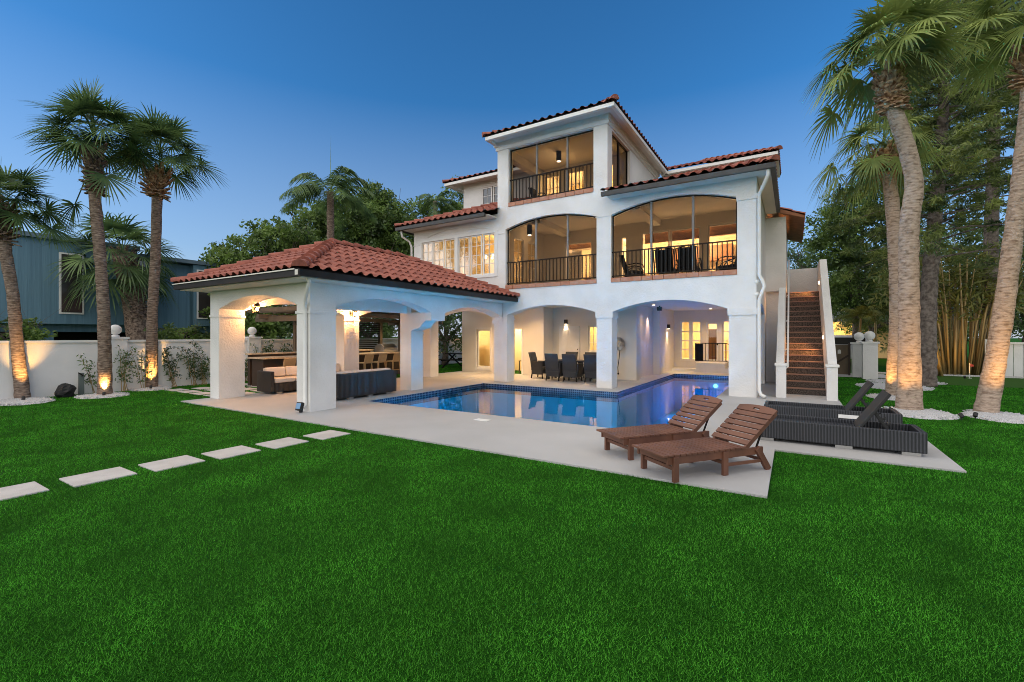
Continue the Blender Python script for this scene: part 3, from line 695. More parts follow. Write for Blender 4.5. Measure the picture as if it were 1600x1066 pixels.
# ---------------- balcony railings and screens
def railing(a, b, z, top, posts, zs, zr, nb, name='balcony_railing'):
    mb = MB(); y = F0+.10
    mb.box(a, b, y-.02, y+.02, top-.035, top); mb.box(a, b, y-.015, y+.015, z+.05, z+.08)
    for i in range(1, nb):
        x = a+(b-a)*i/nb; mb.box(x-.013, x+.013, y-.013, y+.013, z+.08, top-.035)
    r = mb.build(name, M['iron'], H)
    mb = MB()
    arch = lambda x: zs + zr*(1-(2*(x-a)/(b-a)-1)**2)
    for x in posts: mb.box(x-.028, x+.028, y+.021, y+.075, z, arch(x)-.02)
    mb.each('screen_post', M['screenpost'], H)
    mb = MB(); n = 20
    for i in range(n):
        x0 = a+(b-a)*i/n; x1 = a+(b-a)*(i+1)/n; mb.bar((x0,y+.05,arch(x0)-.018),(x1,y+.05,arch(x1)-.018),.05,.035)
    mb.box(a, a+.035, y+.03, y+.07, z, zs-.035); mb.box(b-.035, b, y+.03, y+.07, z, zs-.035); mb.box(a+.035, b-.035, y+.03, y+.07, z+.002, z+.03)
    mb.build('screen_frame', M['iron'], H)
    mb = MB(); P = [(a+.03, z+.02), (b-.03, z+.02)] + [(a+.03+(b-a-.06)*i/20, arch(a+(b-a)*i/20)-.03) for i in range(20, -1, -1)]
    mb.face([(x, y+.10, zz) for x, zz in P]); mb.build('insect_screen', M['screen'], H)
railing(-8.46, -5.14, 3.335, 4.14, (-7.33,-6.17), 5.27, .27, 26)
railing(-4.68, -1.25, 3.335, 4.14, (-3.51,-2.36), 5.24, .30, 28)
railing(-8.34, -5.24, 6.165, 6.98, (-7.30,-6.18), 8.02, 0, 24)

# ---------------- eaves and roofs
def eave(x0, x1, y0, y1, z, sides, h=.11, m='trim', name='fascia', dep=.11):
    """fascia boards round an overhang; sides from 'S','W','E'"""
    mb = MB()
    if 'S' in sides: mb.box(x0, x1, y0, y0+dep, z, z+h)
    if 'W' in sides: mb.box(x0, x0+dep, y0+dep, y1, z, z+h)
    if 'E' in sides: mb.box(x1-dep, x1, y0+dep, y1, z, z+h)
    return mb.build(name, M[m], H)
# tower
eave(-8.86,-4.36,12.6,19.2,8.2,'SWE')
so = MB(); so.box(-8.76,-4.46,12.71,19.2,8.302,8.33)
so.box(-13.0,-8.8,15.6,22,8.302,8.33); so.box(-4.7,-.55,19.2,22,8.302,8.33)
so.box(-12.98,-8.80,12.71,13.245,5.70,5.73); so.box(-4.68,-.47,12.71,13.245,5.70,5.73); so.box(-.79,-.47,13.245,17.6,5.70,5.73); so.box(-12.98,-12.77,13.245,16.1,5.70,5.73)
for x in (-7.9,-6.7,-5.6): so.box(x, x+.5, 12.8, 13.0, 8.29, 8.301)
so.build('soffit', M['soffit'], H)
eave(-13.1,-8.79,15.5,22,8.2,'SW'); eave(-4.6,-.46,19.1,22,8.2,'SE')
eave(-13.12,-8.92,12.6,16.1,5.66,'SW',.12,'greygut','gutter'); eave(-4.76,-.36,12.6,17.4,5.66,'SE',.12,'greygut','gutter')
rt = MB(); rd = MB()
def hip(x0, x1, y0, y1, ez, pitch, west=True, east=True, back=False):
    """hip roof: slopes on S and on chosen sides, ridge running back in Y"""
    wd = x1-x0
    if west and east and not back:
        h = wd/2*pitch; yr = y0+wd/2; xm = (x0+x1)/2
        A=(x0,y0,ez);B=(x1,y0,ez);R0=(xm,yr,ez+h);C=(x1,y1,ez);D=(x0,y1,ez);R1=(xm,y1,ez+h)
        slope(rt,A,B,R0,R0); slope(rt,B,C,R1,R0); slope(rt,D,A,R0,R1)
        caps(rt,A,R0,.12); caps(rt,B,R0,.12); caps(rt,R0,R1,.12)
        rd.face([A,B,R0]); rd.face([B,C,R1,R0]); rd.face([D,A,R0,R1])
    else:
        dd_ = y1-y0; h = dd_*pitch
        A=(x0,y0,ez);B=(x1,y0,ez);C=(x1-(dd_ if east else 0),y1,ez+h);D=(x0+(dd_ if west else 0),y1,ez+h)
        slope(rt,A,B,C,D); rd.face([A,B,C,D])
        if west: E_=(x0,y1,ez); slope(rt,E_,A,D,D) ; caps(rt,A,D,.12); rd.face([E_,A,D])
        if east: E_=(x1,y1,ez); slope(rt,B,E_,C,C) ; caps(rt,B,C,.12); rd.face([B,E_,C])
hip(-8.9,-4.34,12.58,19.2,8.335,.40)
hip(-13.12,-8.5,15.48,18.6,8.335,.38,True,False)
hip(-5.6,-.44,19.08,22.2,8.335,.38,False,True)
hip(-13.1,-8.70,12.62,16.08,5.80,.40,True,False)
# right lower roof: hip into the side eave, runs back under the upper block
A=(-4.79,12.62,5.80);B=(-.38,12.62,5.80);C=(-3.6,15.84,6.86);D=(-4.79,15.84,6.86)
slope(rt,A,B,C,D); rd.face([A,B,C,D])
E_=(-.38,19.68,5.80);G_=(-3.6,19.68,6.86); slope(rt,B,E_,G_,C); rd.face([B,E_,G_,C]); caps(rt,B,C,.12)
rt.build('tile_roof', M['tile'], H); rd.build('roof_deck', M['bronze'], H)  # deck kept dark so the tile hollows look shaded
# small roof over the side bump
mb = MB(); slope(mb, (.32,17.6,5.55),(.32,22.4,5.55),(-.42,22.4,5.88),(-.42,17.6,5.88)); mb.build('tile_roof', M['tile'], H)
mb = MB(); mb.prism([(-.42,5.86),(.32,5.53),(.32,5.45),(-.42,5.72)], 'y', 17.62, 22.4); mb.build('rafter_soffit', pm('stained_wood', (.30,.12,.05), (.22,.08,.03), scale=5), H)
downspout([(-.52,12.72,5.68),(-.52,12.74,5.55),(-.58,12.85,5.42),(-.72,13.12,5.22),(-.735,13.2,5.1),(-.735,13.2,3.15),(-.66,13.2,3.0),(-.62,13.2,2.85),(-.69,13.2,2.66),(-.735,13.2,2.5),(-.735,13.2,.2),(-.70,13.16,.1),(-.6,13.1,.05)], H, .045)
downspout([(-12.95,12.75,5.66),(-12.95,12.8,5.45),(-12.86,13.1,5.3),(-12.82,13.18,5.1),(-12.82,13.18,3.0)], H, .04)
mb = MB()
for z in (2.66,2.98): mb.ball((-.80,13.3,z), .07)
mb.build('wall_junction', M['trim'], H)

# ---------------- outside stairs (own thing against the house)
ST = thing('outdoor_staircase', (.27, 14.6, 0), 'straight outdoor stair of dark pebble steps between white stucco side walls', 'staircase')
ns, ri, tr_ = 18, .172, .225
mb = MB(); nm = MB()
for i in range(ns):
    y = 14.62+i*tr_
    mb.box(-.2, .74, y, y+tr_ if i < ns-1 else 22, 0 if i < 1 else i*ri-.02, (i+1)*ri-.028)
    nm.box(-.2, .74, y-.018, y+tr_-.001 if i < ns-1 else 22, (i+1)*ri-.026, (i+1)*ri)
mb.build('step', M['pebble'], ST); nm.build('nosing', M['nosing'], ST)
mb = MB()
for a, b in ((-.38,-.2),(.74,.93)):
    zt = 4.1 if a > 0 else 3.12
    yt = 13.85+(zt-.9)/.764
    poly = [(13.85,0),(13.85,.9),(yt,zt)] + ([(19.9,zt),(19.9,0)] if a > 0 else [(yt,0)])
    mb.prism(poly, 'x', a, b)
mb.box(-.2,.74,19.75,19.9,3.0,4.05)
mb.each('side_wall', M['stucco'], ST)
mb = MB()
for a, b in ((-.38,-.15),(.71,.93)): mb.box(a, b, 13.6, 13.849, 0, .82)
mb.each('end_pier', M['stucco'], ST)
mb = MB()
for a, b in ((-.41,-.13),(.68,.96)): mb.box(a, b, 13.57, 13.9, .821, .885)
mb.each('pier_cap', M['trim'], ST, bevel=.008)
mb = MB(); P0 = (-.12, 13.9, .80); P1 = (-.12, 18.6, .80+4.7*.764)
mb.tube([(-.17,13.95,.74), (-.12,13.98,.78), (-.12,14.1,.93), (-.12,18.4,4.2)], .024, 8)
for t_ in (0.1,.35,.6,.85): mb.tube([(-.2,14.1+4.3*t_,.85+3.27*t_),(-.12,14.1+4.3*t_,.93+3.27*t_)], .012, 6)
mb.build('handrail', M['trim'], ST, smooth=True)
for i, (y, z) in enumerate(((15.75,1.55),(18.15,3.35))):
    mb = MB(); mb.box(.715,.739,y-.05,y+.05,z-.04,z+.04); mb.build('step_lamp', M['downlight'], ST)
    light('SPOT', 'step_lamp_light', (.66,y,z), 60, WARM, .03, (0, R(50), 0), R(120), 1, parent=ST)
# ================================================================== props
def onY(px, py, Y):
    v = at(px, py, 1.0) - Vector(CAM); t = Y/v.y; return Vector(CAM)+v*t
def onX(px, py, X):
    v = at(px, py, 1.0) - Vector(CAM); t = X/v.x; return Vector(CAM)+v*t
# ---- brown slatted chaises
def make_chaise():
    t = thing('slatted_chaise', (0,0,0), '', 'sun lounger', 'brown slatted chaises by the pool')
    W = .57; zt = .30
    mb = MB(); n = 15
    for i in range(n):
        x = -.17 + i*1.19/n; mb.box(x, x+1.19/n-.011, 0.0, W, zt-.022, zt)
    mb.build('seat', M['wood'], t, bevel=.003)
    mb = MB()
    for y in (.015, W-.04): mb.box(-.10, 1.30, y, y+.028, zt-.11, zt-.024)
    mb.box(-.09,-.06,.045,W-.045,zt-.10,zt-.03)
    mb.build('side_rail', M['wood'], t, bevel=.004)
    # backrest, hinged at x=1.03
    bx0, bz0, bx1, bz1 = 1.035, .305, 1.53, .69; L = math.hypot(bx1-bx0, bz1-bz0); dx, dz = (bx1-bx0)/L, (bz1-bz0)/L; ry = -math.atan2(dz, dx)
    mb = MB(); n = 7; sl = L/n
    for i in range(n):
        s_ = (i+.5)*sl
        if i < n-1: mb.obox((bx0+dx*s_, W/2, bz0+dz*s_), sl-.022, W-.02, .022, 0, 0, ry)
        else:  # arched top slat with a hand slot
            c = Vector((bx0+dx*s_, 0, bz0+dz*s_)); m = 12; a0 = -sl*.45
            def pt(a, y, k): return (c.x+dx*a-dz*k, y, c.z+dz*a+dx*k)
            for j in range(m):
                y0 = .01+(W-.02)*j/m; y1 = .01+(W-.02)*(j+1)/m
                h0 = sl*.45+.035*(1-(2*j/m-1)**2); h1 = sl*.45+.035*(1-(2*(j+1)/m-1)**2)
                for (p0, p1, q0, q1) in (((a0, h0, a0, h1),) if j not in (5, 6) else ((a0, .0, a0, .0), (.03, h0, .03, h1))):
                    v = [pt(p0,y0,-.011), pt(q0,y1,-.011), pt(q1,y1,-.011), pt(p1,y0,-.011), pt(p0,y0,.011), pt(q0,y1,.011), pt(q1,y1,.011), pt(p1,y0,.011)]
                    b_ = len(mb.v); mb.v += v; mb.f += [tuple(b_+i_ for i_ in q) for q in ((0,1,2,3),(7,6,5,4),(0,4,5,1),(3,2,6,7),(0,3,7,4),(1,5,6,2))]
    br = mb.build('backrest', M['wood'], t)
    mb = MB()
    for y in (.03, W-.06): mb.bar((bx0-.01,y,bz0-.035),(bx1-.01,y,bz1-.035),.026,.05)
    mb.build('backrest_rail', M['wood'], br)
    for x, y in ((-.0,-.012),(-.0,W-.03),(.70,-.012),(.70,W-.03)):
        mb = MB(); mb.box(x-.035, x+.035, y, y+.04, 0, zt-.028); mb.build('leg', M['wood'], t, bevel=.004)
    for y in (-.012, W-.03):
        mb = MB(); mb.bar((1.19,y+.02,zt-.03),(1.37,y+.02,.0),.04,.075,up=(1,0,0)); mb.build('leg', M['wood'], t, bevel=.004)
    mb = MB(); mb.box(-.012,.012,.03,W-.03,.12,.16); mb.box(.69,.715,.03,W-.03,.12,.16); mb.box(.735,1.29,.0,.022,.10,.135); mb.box(.735,1.29,W-.024,W-.002,.10,.135); mb.bar((.4,.03,.2),(.72,W/2,.12),.02,.03); mb.bar((1.29,.03,.12),(1.29,W-.03,.12),.025,.035)
    mb.each('stretcher', M['wood'], t)
    mb = MB()
    for y in (.05,W-.07): mb.bar((1.34,y,.50),(1.22,y,.25),.014,.02)
    mb.build('prop_arm', M['iron'], t)
    return t
ch = make_chaise(); ch['label'] = 'brown slatted chaise nearer the camera, its foot at the corner of the deck'
ch.location = (-1.085, 5.15, 0); ch.rotation_euler = (0,0,math.atan2(.79,.61))
copy_tree(ch, (-1.77, 5.77, 0), math.atan2(.79,.61), 'brown slatted chaise standing between the pool edge and its nearer twin')
# ---- black wicker loungers
def make_wicker_lounger(tagged):
    t = thing('wicker_lounger', (0,0,0), '', 'sun lounger', 'black wicker loungers on the deck')
    L, W, z0, z1, r = 1.97, .66, .045, .325, .075
    mb = MB(); mb.box(0, L, 0, r*.5, z0, z1); mb.box(0, L, W-r*.5, W, z0, z1); mb.box(0, r*.8, r*.5, W-r*.5, z0, z1); mb.box(L-r, L, r*.5, W-r*.5, z0, z1)
    mb.box(r*.8, L-r, r*.5, W-r*.5, z0, z0+.1)
    mb.build('frame', M['wicker'], t, bevel=.012)
    mb = MB(); mb.box(r*.8+.005, 1.24, r*.5+.005, W-r*.5-.005, z1-.10, z1-.055); mb.build('seat', M['wicker'], t)
    mb = MB(); mb.bar((1.25,W/2,z1-.05),(1.60,W/2,.80),W-.12,.035,up=(-1,0,.7)); bk = mb.build('backrest', M['black'], t, bevel=.006)
    mb = MB()
    for y in (.12, W-.12):
        mb.bar((1.44,y,.54),(1.62,y,.24),.02,.03)
        for k in range(3): mb.bar((1.50+.05*k,y,.44-.08*k),(1.56+.05*k,y,.47-.08*k),.02,.014)
    mb.build('prop_arm', M['black'], bk)
    for x in (.02, .98, L-.26):
        mb = MB(); mb.box(x, x+.2, .02, .06, 0, z0-.003); mb.build('foot', M['steel'], t)
    for x in (.02, L-.26):
        mb = MB(); mb.box(x, x+.2, W-.06, W-.02, 0, z0-.003); mb.build('foot', M['steel'], t)
    return t
wl = make_wicker_lounger(False); wl.location = (-.47, 7.92, 0); wl['label'] = 'black wicker lounger with raised back, nearest the grass edge'
w2 = copy_tree(wl, (-.46, 9.58, 0), 0, 'black wicker lounger behind its twin, nearer the stairs, with a white tag on its side')
mb = MB(); mb.box(1.12, 1.42, -.008, -.001, .19, .25); o = mb.build('tag', M['trim']); o.parent = w2; 
# ---- pavilion sofas
def make_sofa(n, name, label, loc, rz):
    """n modules along +x, sitting side faces -y"""
    t = thing(name, (0,0,0), label, 'sofa', 'wicker sofas under the pavilion'); sw = .62; W = n*sw
    mb = MB(); mb.box(0, W, 0, .62, .05, .30); 
    for i in range(n): mb.box(i*sw+.004, (i+1)*sw-.004, .62, .70, .05, .66)
    mb.box(-.10, -.002, 0, .70, .05, .62)
    mb.build('frame', M['wickerbrown'], t, bevel=.012)
    mb = MB()
    for i in range(n): mb.box(i*sw+.008, (i+1)*sw-.008, -.01, .60, .302, .42)
    mb.build('seat_cushion', M['cushion'], t, bevel=.03)
    for i in range(n):
        mb = MB(); mb.obox((i*sw+sw/2, .53, .565), sw-.03, .14, .27, 0, R(-10)); mb.build('back_cushion', M['cushion'], t, bevel=.035)
    mb = MB()
    for i in range(n): mb.box(i*sw+.1, i*sw+.25, .6, .68, 0, .048); mb.box(i*sw+.1, i*sw+.25, .04, .1, 0, .048)
    mb.build('foot', M['steel'], t)
    t.location = loc; t.rotation_euler = (0,0,rz); return t
make_sofa(4, 'wicker_sofa', 'dark wicker sofa with cream cushions standing along the left side of the pavilion', (-12.0, 7.12, 0), R(90))
make_sofa(3, 'wicker_sofa', 'dark wicker sofa turned with its back to the pool', (-10.12, 9.0, 0), R(-90))
# ---- dining set
def make_dining_chair():
    t = thing('dining_chair', (0,0,0), '', 'chair', 'black wicker chairs round the patio table')   # faces +y
    mb = MB(); mb.box(-.25,.25,-.24,.24,.34,.43); mb.box(-.25,-.21,-.24,.24,.15,.34); mb.box(.21,.25,-.24,.24,.15,.34); mb.box(-.21,.21,-.24,-.2,.15,.34); mb.build('seat', M['wicker'], t, bevel=.01)
    mb = MB(); P = [(-.26,.40),(-.22,.40),(-.26,.70),(-.345,.97),(-.385,.965),(-.30,.68)]
    mb.prism([(y,z) for y,z in P], 'x', -.25, .25); mb.build('backrest', M['wicker'], t, bevel=.01)
    for s_ in (-1,1):
        mb = MB(); mb.box(min(s_*.25,s_*.30), max(s_*.25,s_*.30), -.24, .25, .60, .64); mb.box(min(s_*.26,s_*.29), max(s_*.26,s_*.29), .19, .235, .17, .60); mb.box(min(s_*.262,s_*.288), max(s_*.262,s_*.288), -.23, .19, .30, .60); mb.build('arm', M['wicker'], t, bevel=.008)
        for y in (-.22,.21):
            mb = MB(); mb.bar((s_*.235,y,.17),(s_*.25,y*1.1,0),.035,.035,up=(0,1,0)); mb.build('leg', M['iron'], t)
    return t
dc = make_dining_chair()
spots = [(-7.22,14.62,0,'black wicker chair on the pool side of the patio table, left one'), (-6.55,14.62,0,'black wicker chair on the pool side of the patio table, middle one'), (-5.78,14.7,0,'black wicker chair on the pool side of the patio table, half hidden by the pillar'),
         (-8.12,15.15,R(-90),'black wicker chair at the left head of the patio table'), (-7.3,15.85,R(180),'black wicker chair beyond the patio table, left one'), (-6.5,15.85,R(180),'black wicker chair beyond the patio table, right one')]
for i, (x, y, rz, lab) in enumerate(spots):
    if i == 0: dc.location = (x,y,0); dc.rotation_euler = (0,0,rz); dc['label'] = lab
    else: copy_tree(dc, (x,y,0), rz, lab)
t = thing('dining_table', (-6.75,15.2,0), 'black wicker dining table between the patio chairs', 'table')
mb = MB(); mb.box(-7.75,-5.65,14.82,15.58,.66,.71); mb.build('tabletop', M['wicker'], t, bevel=.006)
for x in (-7.68,-5.78):
    for y in (14.87,15.47): mb = MB(); mb.box(x,x+.07,y,y+.07,0,.66); mb.build('leg', M['wicker'], t)
# ---- bar, stools, grill
t = thing('bar_counter', (-14.3,11.4,0), 'dark panelled outdoor bar with pale counter beyond the pavilion arches', 'bar')
mb = MB(); mb.box(-14.75,-14.1,8.0,14.0,GZ,.86); mb.build('base', M['darkpanel'], t)
mb = MB(); mb.box(-14.85,-13.85,7.9,14.1,.862,.91); mb.box(-15.1,-14.8,7.9,13.0,.98,1.03); mb.build('worktop', M['counter'], t, bevel=.006)
mb = MB(); mb.box(-15.0,-14.86,8.0,12.9,GZ,.98); mb.build('back_panel', M['darkpanel'], t)
def make_stool():
    t = thing('bar_stool', (0,0,0), '', 'bar stool', 'beige bar stools at the outdoor bar')   # faces -x
    mb = MB(); mb.box(-.2,.2,-.2,.2,.60,.63); mb.build('seat', M['beige'], t, bevel=.012)
    mb = MB(); mb.prism([(.17,.63),(.20,.63),(.29,.92),(.26,.93)], 'y', -.2,.2); mb.build('backrest', M['beige'], t, bevel=.01)
    for s_ in (-1,1):
        for q in (-1,1): mb = MB(); mb.bar((s_*.17,q*.17,.61),(s_*.22,q*.21,0),.035,.03,up=(0,1,0)); mb.build('leg', M['beige'], t)
    mb = MB(); mb.box(-.2,.2,-.2,-.18,.25,.28); mb.box(-.2,.2,.18,.2,.25,.28); mb.build('footrest', M['beige'], t)
    return t
bs = make_stool()
for i, (y, lab) in enumerate(((11.45,'beige bar stool, first of the row seen through the side arch'),(12.1,'beige bar stool, second of the row seen through the side arch'),(12.85,'beige bar stool, third of the row nearest the inset pier'),(8.35,'beige bar stool seen above the cream sofa cushions'))):
    if i == 0: bs.location = (-13.5,y,GZ); bs['label'] = lab
    else: copy_tree(bs, (-13.5,y,GZ), 0, lab)
t = thing('gas_grill', (-14.6,13.1,.9), 'steel gas grill set in the end of the outdoor bar', 'grill')
mb = MB(); mb.box(-14.95,-14.35,13.15,13.95,.912,1.0); mb.build('grill_body', M['steel'], t, bevel=.01)
mb = MB(); mb.prism([(-14.95,1.0),(-14.35,1.0),(-14.38,1.12),(-14.55,1.24),(-14.78,1.25),(-14.93,1.15)], 'y', 13.18, 13.92); mb.build('hood', M['steel'], t, bevel=.01)
mb = MB(); mb.tube([(-14.3,13.25,1.1),(-14.3,13.85,1.1)], .012); mb.build('handle', M['steel'], t)
# ---- pergola with slatted screen
t = thing('pergola', (-14.6,10.5,0), 'brown timber pergola with a slatted screen over the outdoor bar', 'pergola')
for x, y in ((-15.5,10.0),(-15.5,12.62),(-15.5,14.0),(-15.5,15.2)):
    mb = MB(); mb.box(x-.07,x+.07,y-.07,y+.07,GZ,2.18); mb.build('post', M['pergola'], t)
mb = MB(); mb.box(-16.2,-12.9,8.9,8.98,2.08,2.26); mb.box(-16.2,-12.9,15.1,15.18,2.08,2.26); mb.box(-15.58,-15.42,8.6,15.6,2.185,2.33); mb.box(-13.28,-13.12,8.6,15.6,2.265,2.40)
for i in range(14): mb.box(-16.3,-12.85,8.6+i*.5,8.65+i*.5,2.41,2.53)
mb.build('roof_beam', M['pergola'], t)
mb = MB(); mb.box(-16.2,-12.9,9.4,15.5,2.535,2.56); mb.build('roof_panel', M['darkpanel'], t)
mb = MB()
for i in range(18): mb.bar((-15.45,12.7,.80+i*.082),(-15.45,13.93,.80+i*.082),.05,.045); mb.build('slat_screen', M['pergola'], t)
mb = MB(); mb.lathe((-14.9,13.4,2.44), [(.05,0),(.05,.02)]); mb.build('spot_lamp', M['downlight'], t)
light('SPOT','pergola_light',(-14.9,13.4,2.38),120,(1,.72,.42),.05,(0,0,0),R(120),1,parent=t)
light('SPOT','pergola_light',(-14.7,11.6,2.38),110,(1,.72,.42),.05,(0,0,0),R(110),1,parent=t)
# ---- lanterns, sconces, downlights
def lantern(loc, side, lab, pw=480):
    t = thing('wall_lantern', loc, lab, 'lantern', 'lit lanterns under the pavilion'); x, y, z = loc; sx_, sy_ = side
    mb = MB(); mb.obox((x-sx_*.02, y-sy_*.02, z), .04 if sx_ else .1, .1 if sx_ else .04, .16); mb.bar((x,y,z),(x+sx_*.13,y+sy_*.13,z+.02),.025,.025)
    c = (x+sx_*.14, y+sy_*.14, z); mb.lathe(c, [(.02,.10),(.085,.08),(.06,.15),(.012,.19)], 8); mb.lathe(c, [(.045,-.1),(.05,-.075)], 8)
    for k in range(4): a = k*math.pi/2+.78; mb.bar((c[0]+.048*math.cos(a), c[1]+.048*math.sin(a), c[2]-.08),(c[0]+.075*math.cos(a), c[1]+.075*math.sin(a), c[2]+.09),.010,.010)
    mb.build('bracket', M['iron'], t)
    mb = MB(); mb.ball((c[0],c[1],c[2]), .032, 10, 6, 1.4); mb.build('bulb', M['bulb'], t)
    light('POINT','lantern_light',(c[0],c[1],c[2]),pw,WARM,.04,parent=t)
lantern((-12.28,9.88,2.30), (1,0), 'lit wall lantern seen through the pool-side arch of the pavilion')
lantern((-12.28,6.72,2.30), (1,0), 'lit wall lantern seen through the front arch of the pavilion')
def sconce(loc, side, lab, pw=16):
    t = thing('box_sconce', loc, lab, 'wall lamp', 'black box wall lamps on the patio'); x, y, z = loc
    c = (x+side[0]*.06, y+side[1]*.06, z)
    mb = MB(); mb.box(c[0]-.06, c[0]+.06, c[1]-.06, c[1]+.06, z-.09, z+.09); mb.build('housing', M['black'], t, bevel=.003)
    mb = MB(); mb.box(c[0]-.04, c[0]+.04, c[1]-.04, c[1]+.04, z-.096, z-.0925); mb.build('lens', M['downlight'], t)
    light('SPOT','sconce_light',(c[0]+side[0]*.01,c[1]+side[1]*.01,z-.11),pw,(1,.70,.40),.03,(0,0,0),R(75),.8,parent=t)
p = onY(885,503,16.99); sconce(tuple(p), (0,-1), 'lit black box lamp above the white patio door', 30)
sconce((-4.71,20.6,2.0), (1,0), 'lit black box lamp at the far end of the pool arm', 60)
t = thing('ceiling_spot', (-4.38,17.9,2.64), 'black box spotlight hanging from the ceiling over the pool arm', 'spotlight')
mb = MB(); mb.box(-4.46,-4.30,17.82,17.98,2.56,2.70); mb.box(-4.40,-4.36,17.88,17.92,2.70,2.75); mb.build('housing', M['black'], t, bevel=.004)
light('SPOT','ceiling_spot_light',(-4.75,18.2,2.5),40,(1,.62,.5),.03,(0,R(14),0),R(60),.8,parent=t)
light('SPOT','ceiling_spot_light',(-4.72,19.15,2.5),30,(1,.62,.5),.03,(0,R(8),0),R(50),.8,parent=t)
k = 0
for x, y, pw, lab in ((-4.4,17.1,8,'recessed ceiling light over the inner pool corner'), (-2.98,20.8,36,'recessed ceiling light over the far glass doors'), (-6.8,15.1,40,'recessed ceiling light over the patio table'), (-10.3,14.9,66,'recessed ceiling light over the walk behind the pavilion'), (-8.7,15.2,30,'recessed ceiling light left of the patio table')):
    t = thing('ceiling_light', (x,y,2.745), lab, 'ceiling light', 'recessed lights in the patio ceiling')
    mb = MB(); mb.lathe((x,y,2.735), [(.075,0),(.078,.012)], 18); mb.build('trim_ring', M['trim'], t)
    mb = MB(); mb.lathe((x,y,2.730), [(.05,0),(.052,.004)], 18); mb.build('lens', M['downlight'], t)
    light('SPOT','ceiling_light_beam',(x,y,2.72),pw*4.6,(1,.62,.30),.06,(0,0,0),R(140),1,parent=t)
# room lights: lamps of the lit rooms
light('AREA','patio_room_lamp',(-10.6,17.2,2.6),70,(1,.74,.4),.5)
light('AREA','den_lamp',(-6.6,17.8,2.6),50,(1,.66,.25),.4)
light('POINT','kitchen_lamp',(-6.6,18.3,5.42),650,(1,.70,.38),.2)
light('POINT','kitchen_lamp',(-3.2,18.3,5.42),600,(1,.70,.38),.2)
light('POINT','dining_room_lamp',(-10.4,15.0,4.9),42,(1,.58,.18),.15)
light('POINT','tower_room_lamp',(-6.8,17.4,7.4),240,(1,.62,.24),.2)
light('POINT','balcony_lamp',(-8.1,14.6,5.2),4,(1,.62,.3),.08)
light('POINT','balcony_lamp',(-6.6,15.2,4.9),2,(1,.6,.3),.08)
light('POINT','balcony_lamp',(-3.0,15.3,4.9),1,(1,.6,.3),.08)
light('POINT','tower_lamp',(-7.2,14.8,7.75),6,(1,.66,.34),.06)
light('AREA','end_room_lamp',(-3.4,24.0,2.6),70,(1,.72,.38),.5)
# chandelier in the dining room
t = thing('chandelier', (-9.9,14.9,4.9), 'chandelier of glowing round bulbs behind the ribbon window', 'chandelier')
mb = MB(); mb.tube([(-9.9,14.9,5.6),(-9.9,14.9,4.85)], .012)
for k in range(8): a = k*math.pi/4; mb.tube([(-9.9,14.9,4.85),(-9.9+.55*math.cos(a),14.9+.3*math.sin(a),4.78)], .008, 6)
mb.build('frame', M['iron'], t)
for k in range(8):
    a = k*math.pi/4; mb = MB(); mb.ball((-9.9+.55*math.cos(a),14.9+.3*math.sin(a),4.72), .055, 10, 6); mb.build('bulb', M['tvglow'], t)
# pendant / ceiling fixtures
for loc, lab in (((-7.15,14.75,7.98),'small dark cylinder lamp on the top balcony ceiling'), ((-8.1,14.3,5.36),'small dark cylinder lamp in the left corner of the middle balcony')):
    t = thing('cylinder_lamp', loc, lab, 'lamp'); mb = MB(); mb.lathe((loc[0],loc[1],loc[2]), [(.09,-.12),(.09,.22)], 14); mb.build('housing', M['iron'], t)
    mb = MB(); mb.lathe((loc[0],loc[1],loc[2]-.13), [(.07,-.005),(.07,.005)], 14); mb.build('lens', M['downlight'], t)
# ---- hose reel
t = thing('hose_reel', (-5.3,16.1,1.3), 'round hose reel with a hanging hose on the patio wall', 'hose reel')
mb = MB(); c = (-5.36,16.02,1.30)
for rr in (.22,.18,.14): mb.tube([(c[0]+rr*math.cos(a*math.pi/10), c[1]-.03*(rr > .2), c[2]+rr*math.sin(a*math.pi/10)) for a in range(21)], .022, 6, cap=False)
for k in range(6): a = k*math.pi/3; mb.bar(c,(c[0]+.2*math.cos(a),c[1],c[2]+.2*math.sin(a)),.018,.018)
mb.build('reel', M['steel'], t)
mb = MB(); mb.tube([(c[0]+.05,c[1]-.03,1.12),(c[0]+.02,c[1]-.03,.8),(c[0]-.03,c[1]-.03,.45),(c[0]-.02,c[1]-.02,.25)], .014); mb.ball((c[0]-.02,c[1]-.02,.22),.035); mb.build('hose', M['iron'], t)
# ---- flood lamp at the pavilion corner
t = thing('flood_lamp', (-8.72,5.72,0), 'small black flood lamp at the foot of the near pavilion pier', 'lamp')
mb = MB(); mb.obox((-8.70,5.70,.13), .13, .09, .17, R(20), R(-20)); mb.box(-8.74,-8.68,5.70,5.76,0,.08); mb.build('housing', M['black'], t, bevel=.01)
mb = MB(); mb.obox((-8.675,5.648,.15), .10, .008, .12, R(20), R(-20)); mb.build('lens', pm('lamp_glass', (.15,.3,.5), rough=.1), t)
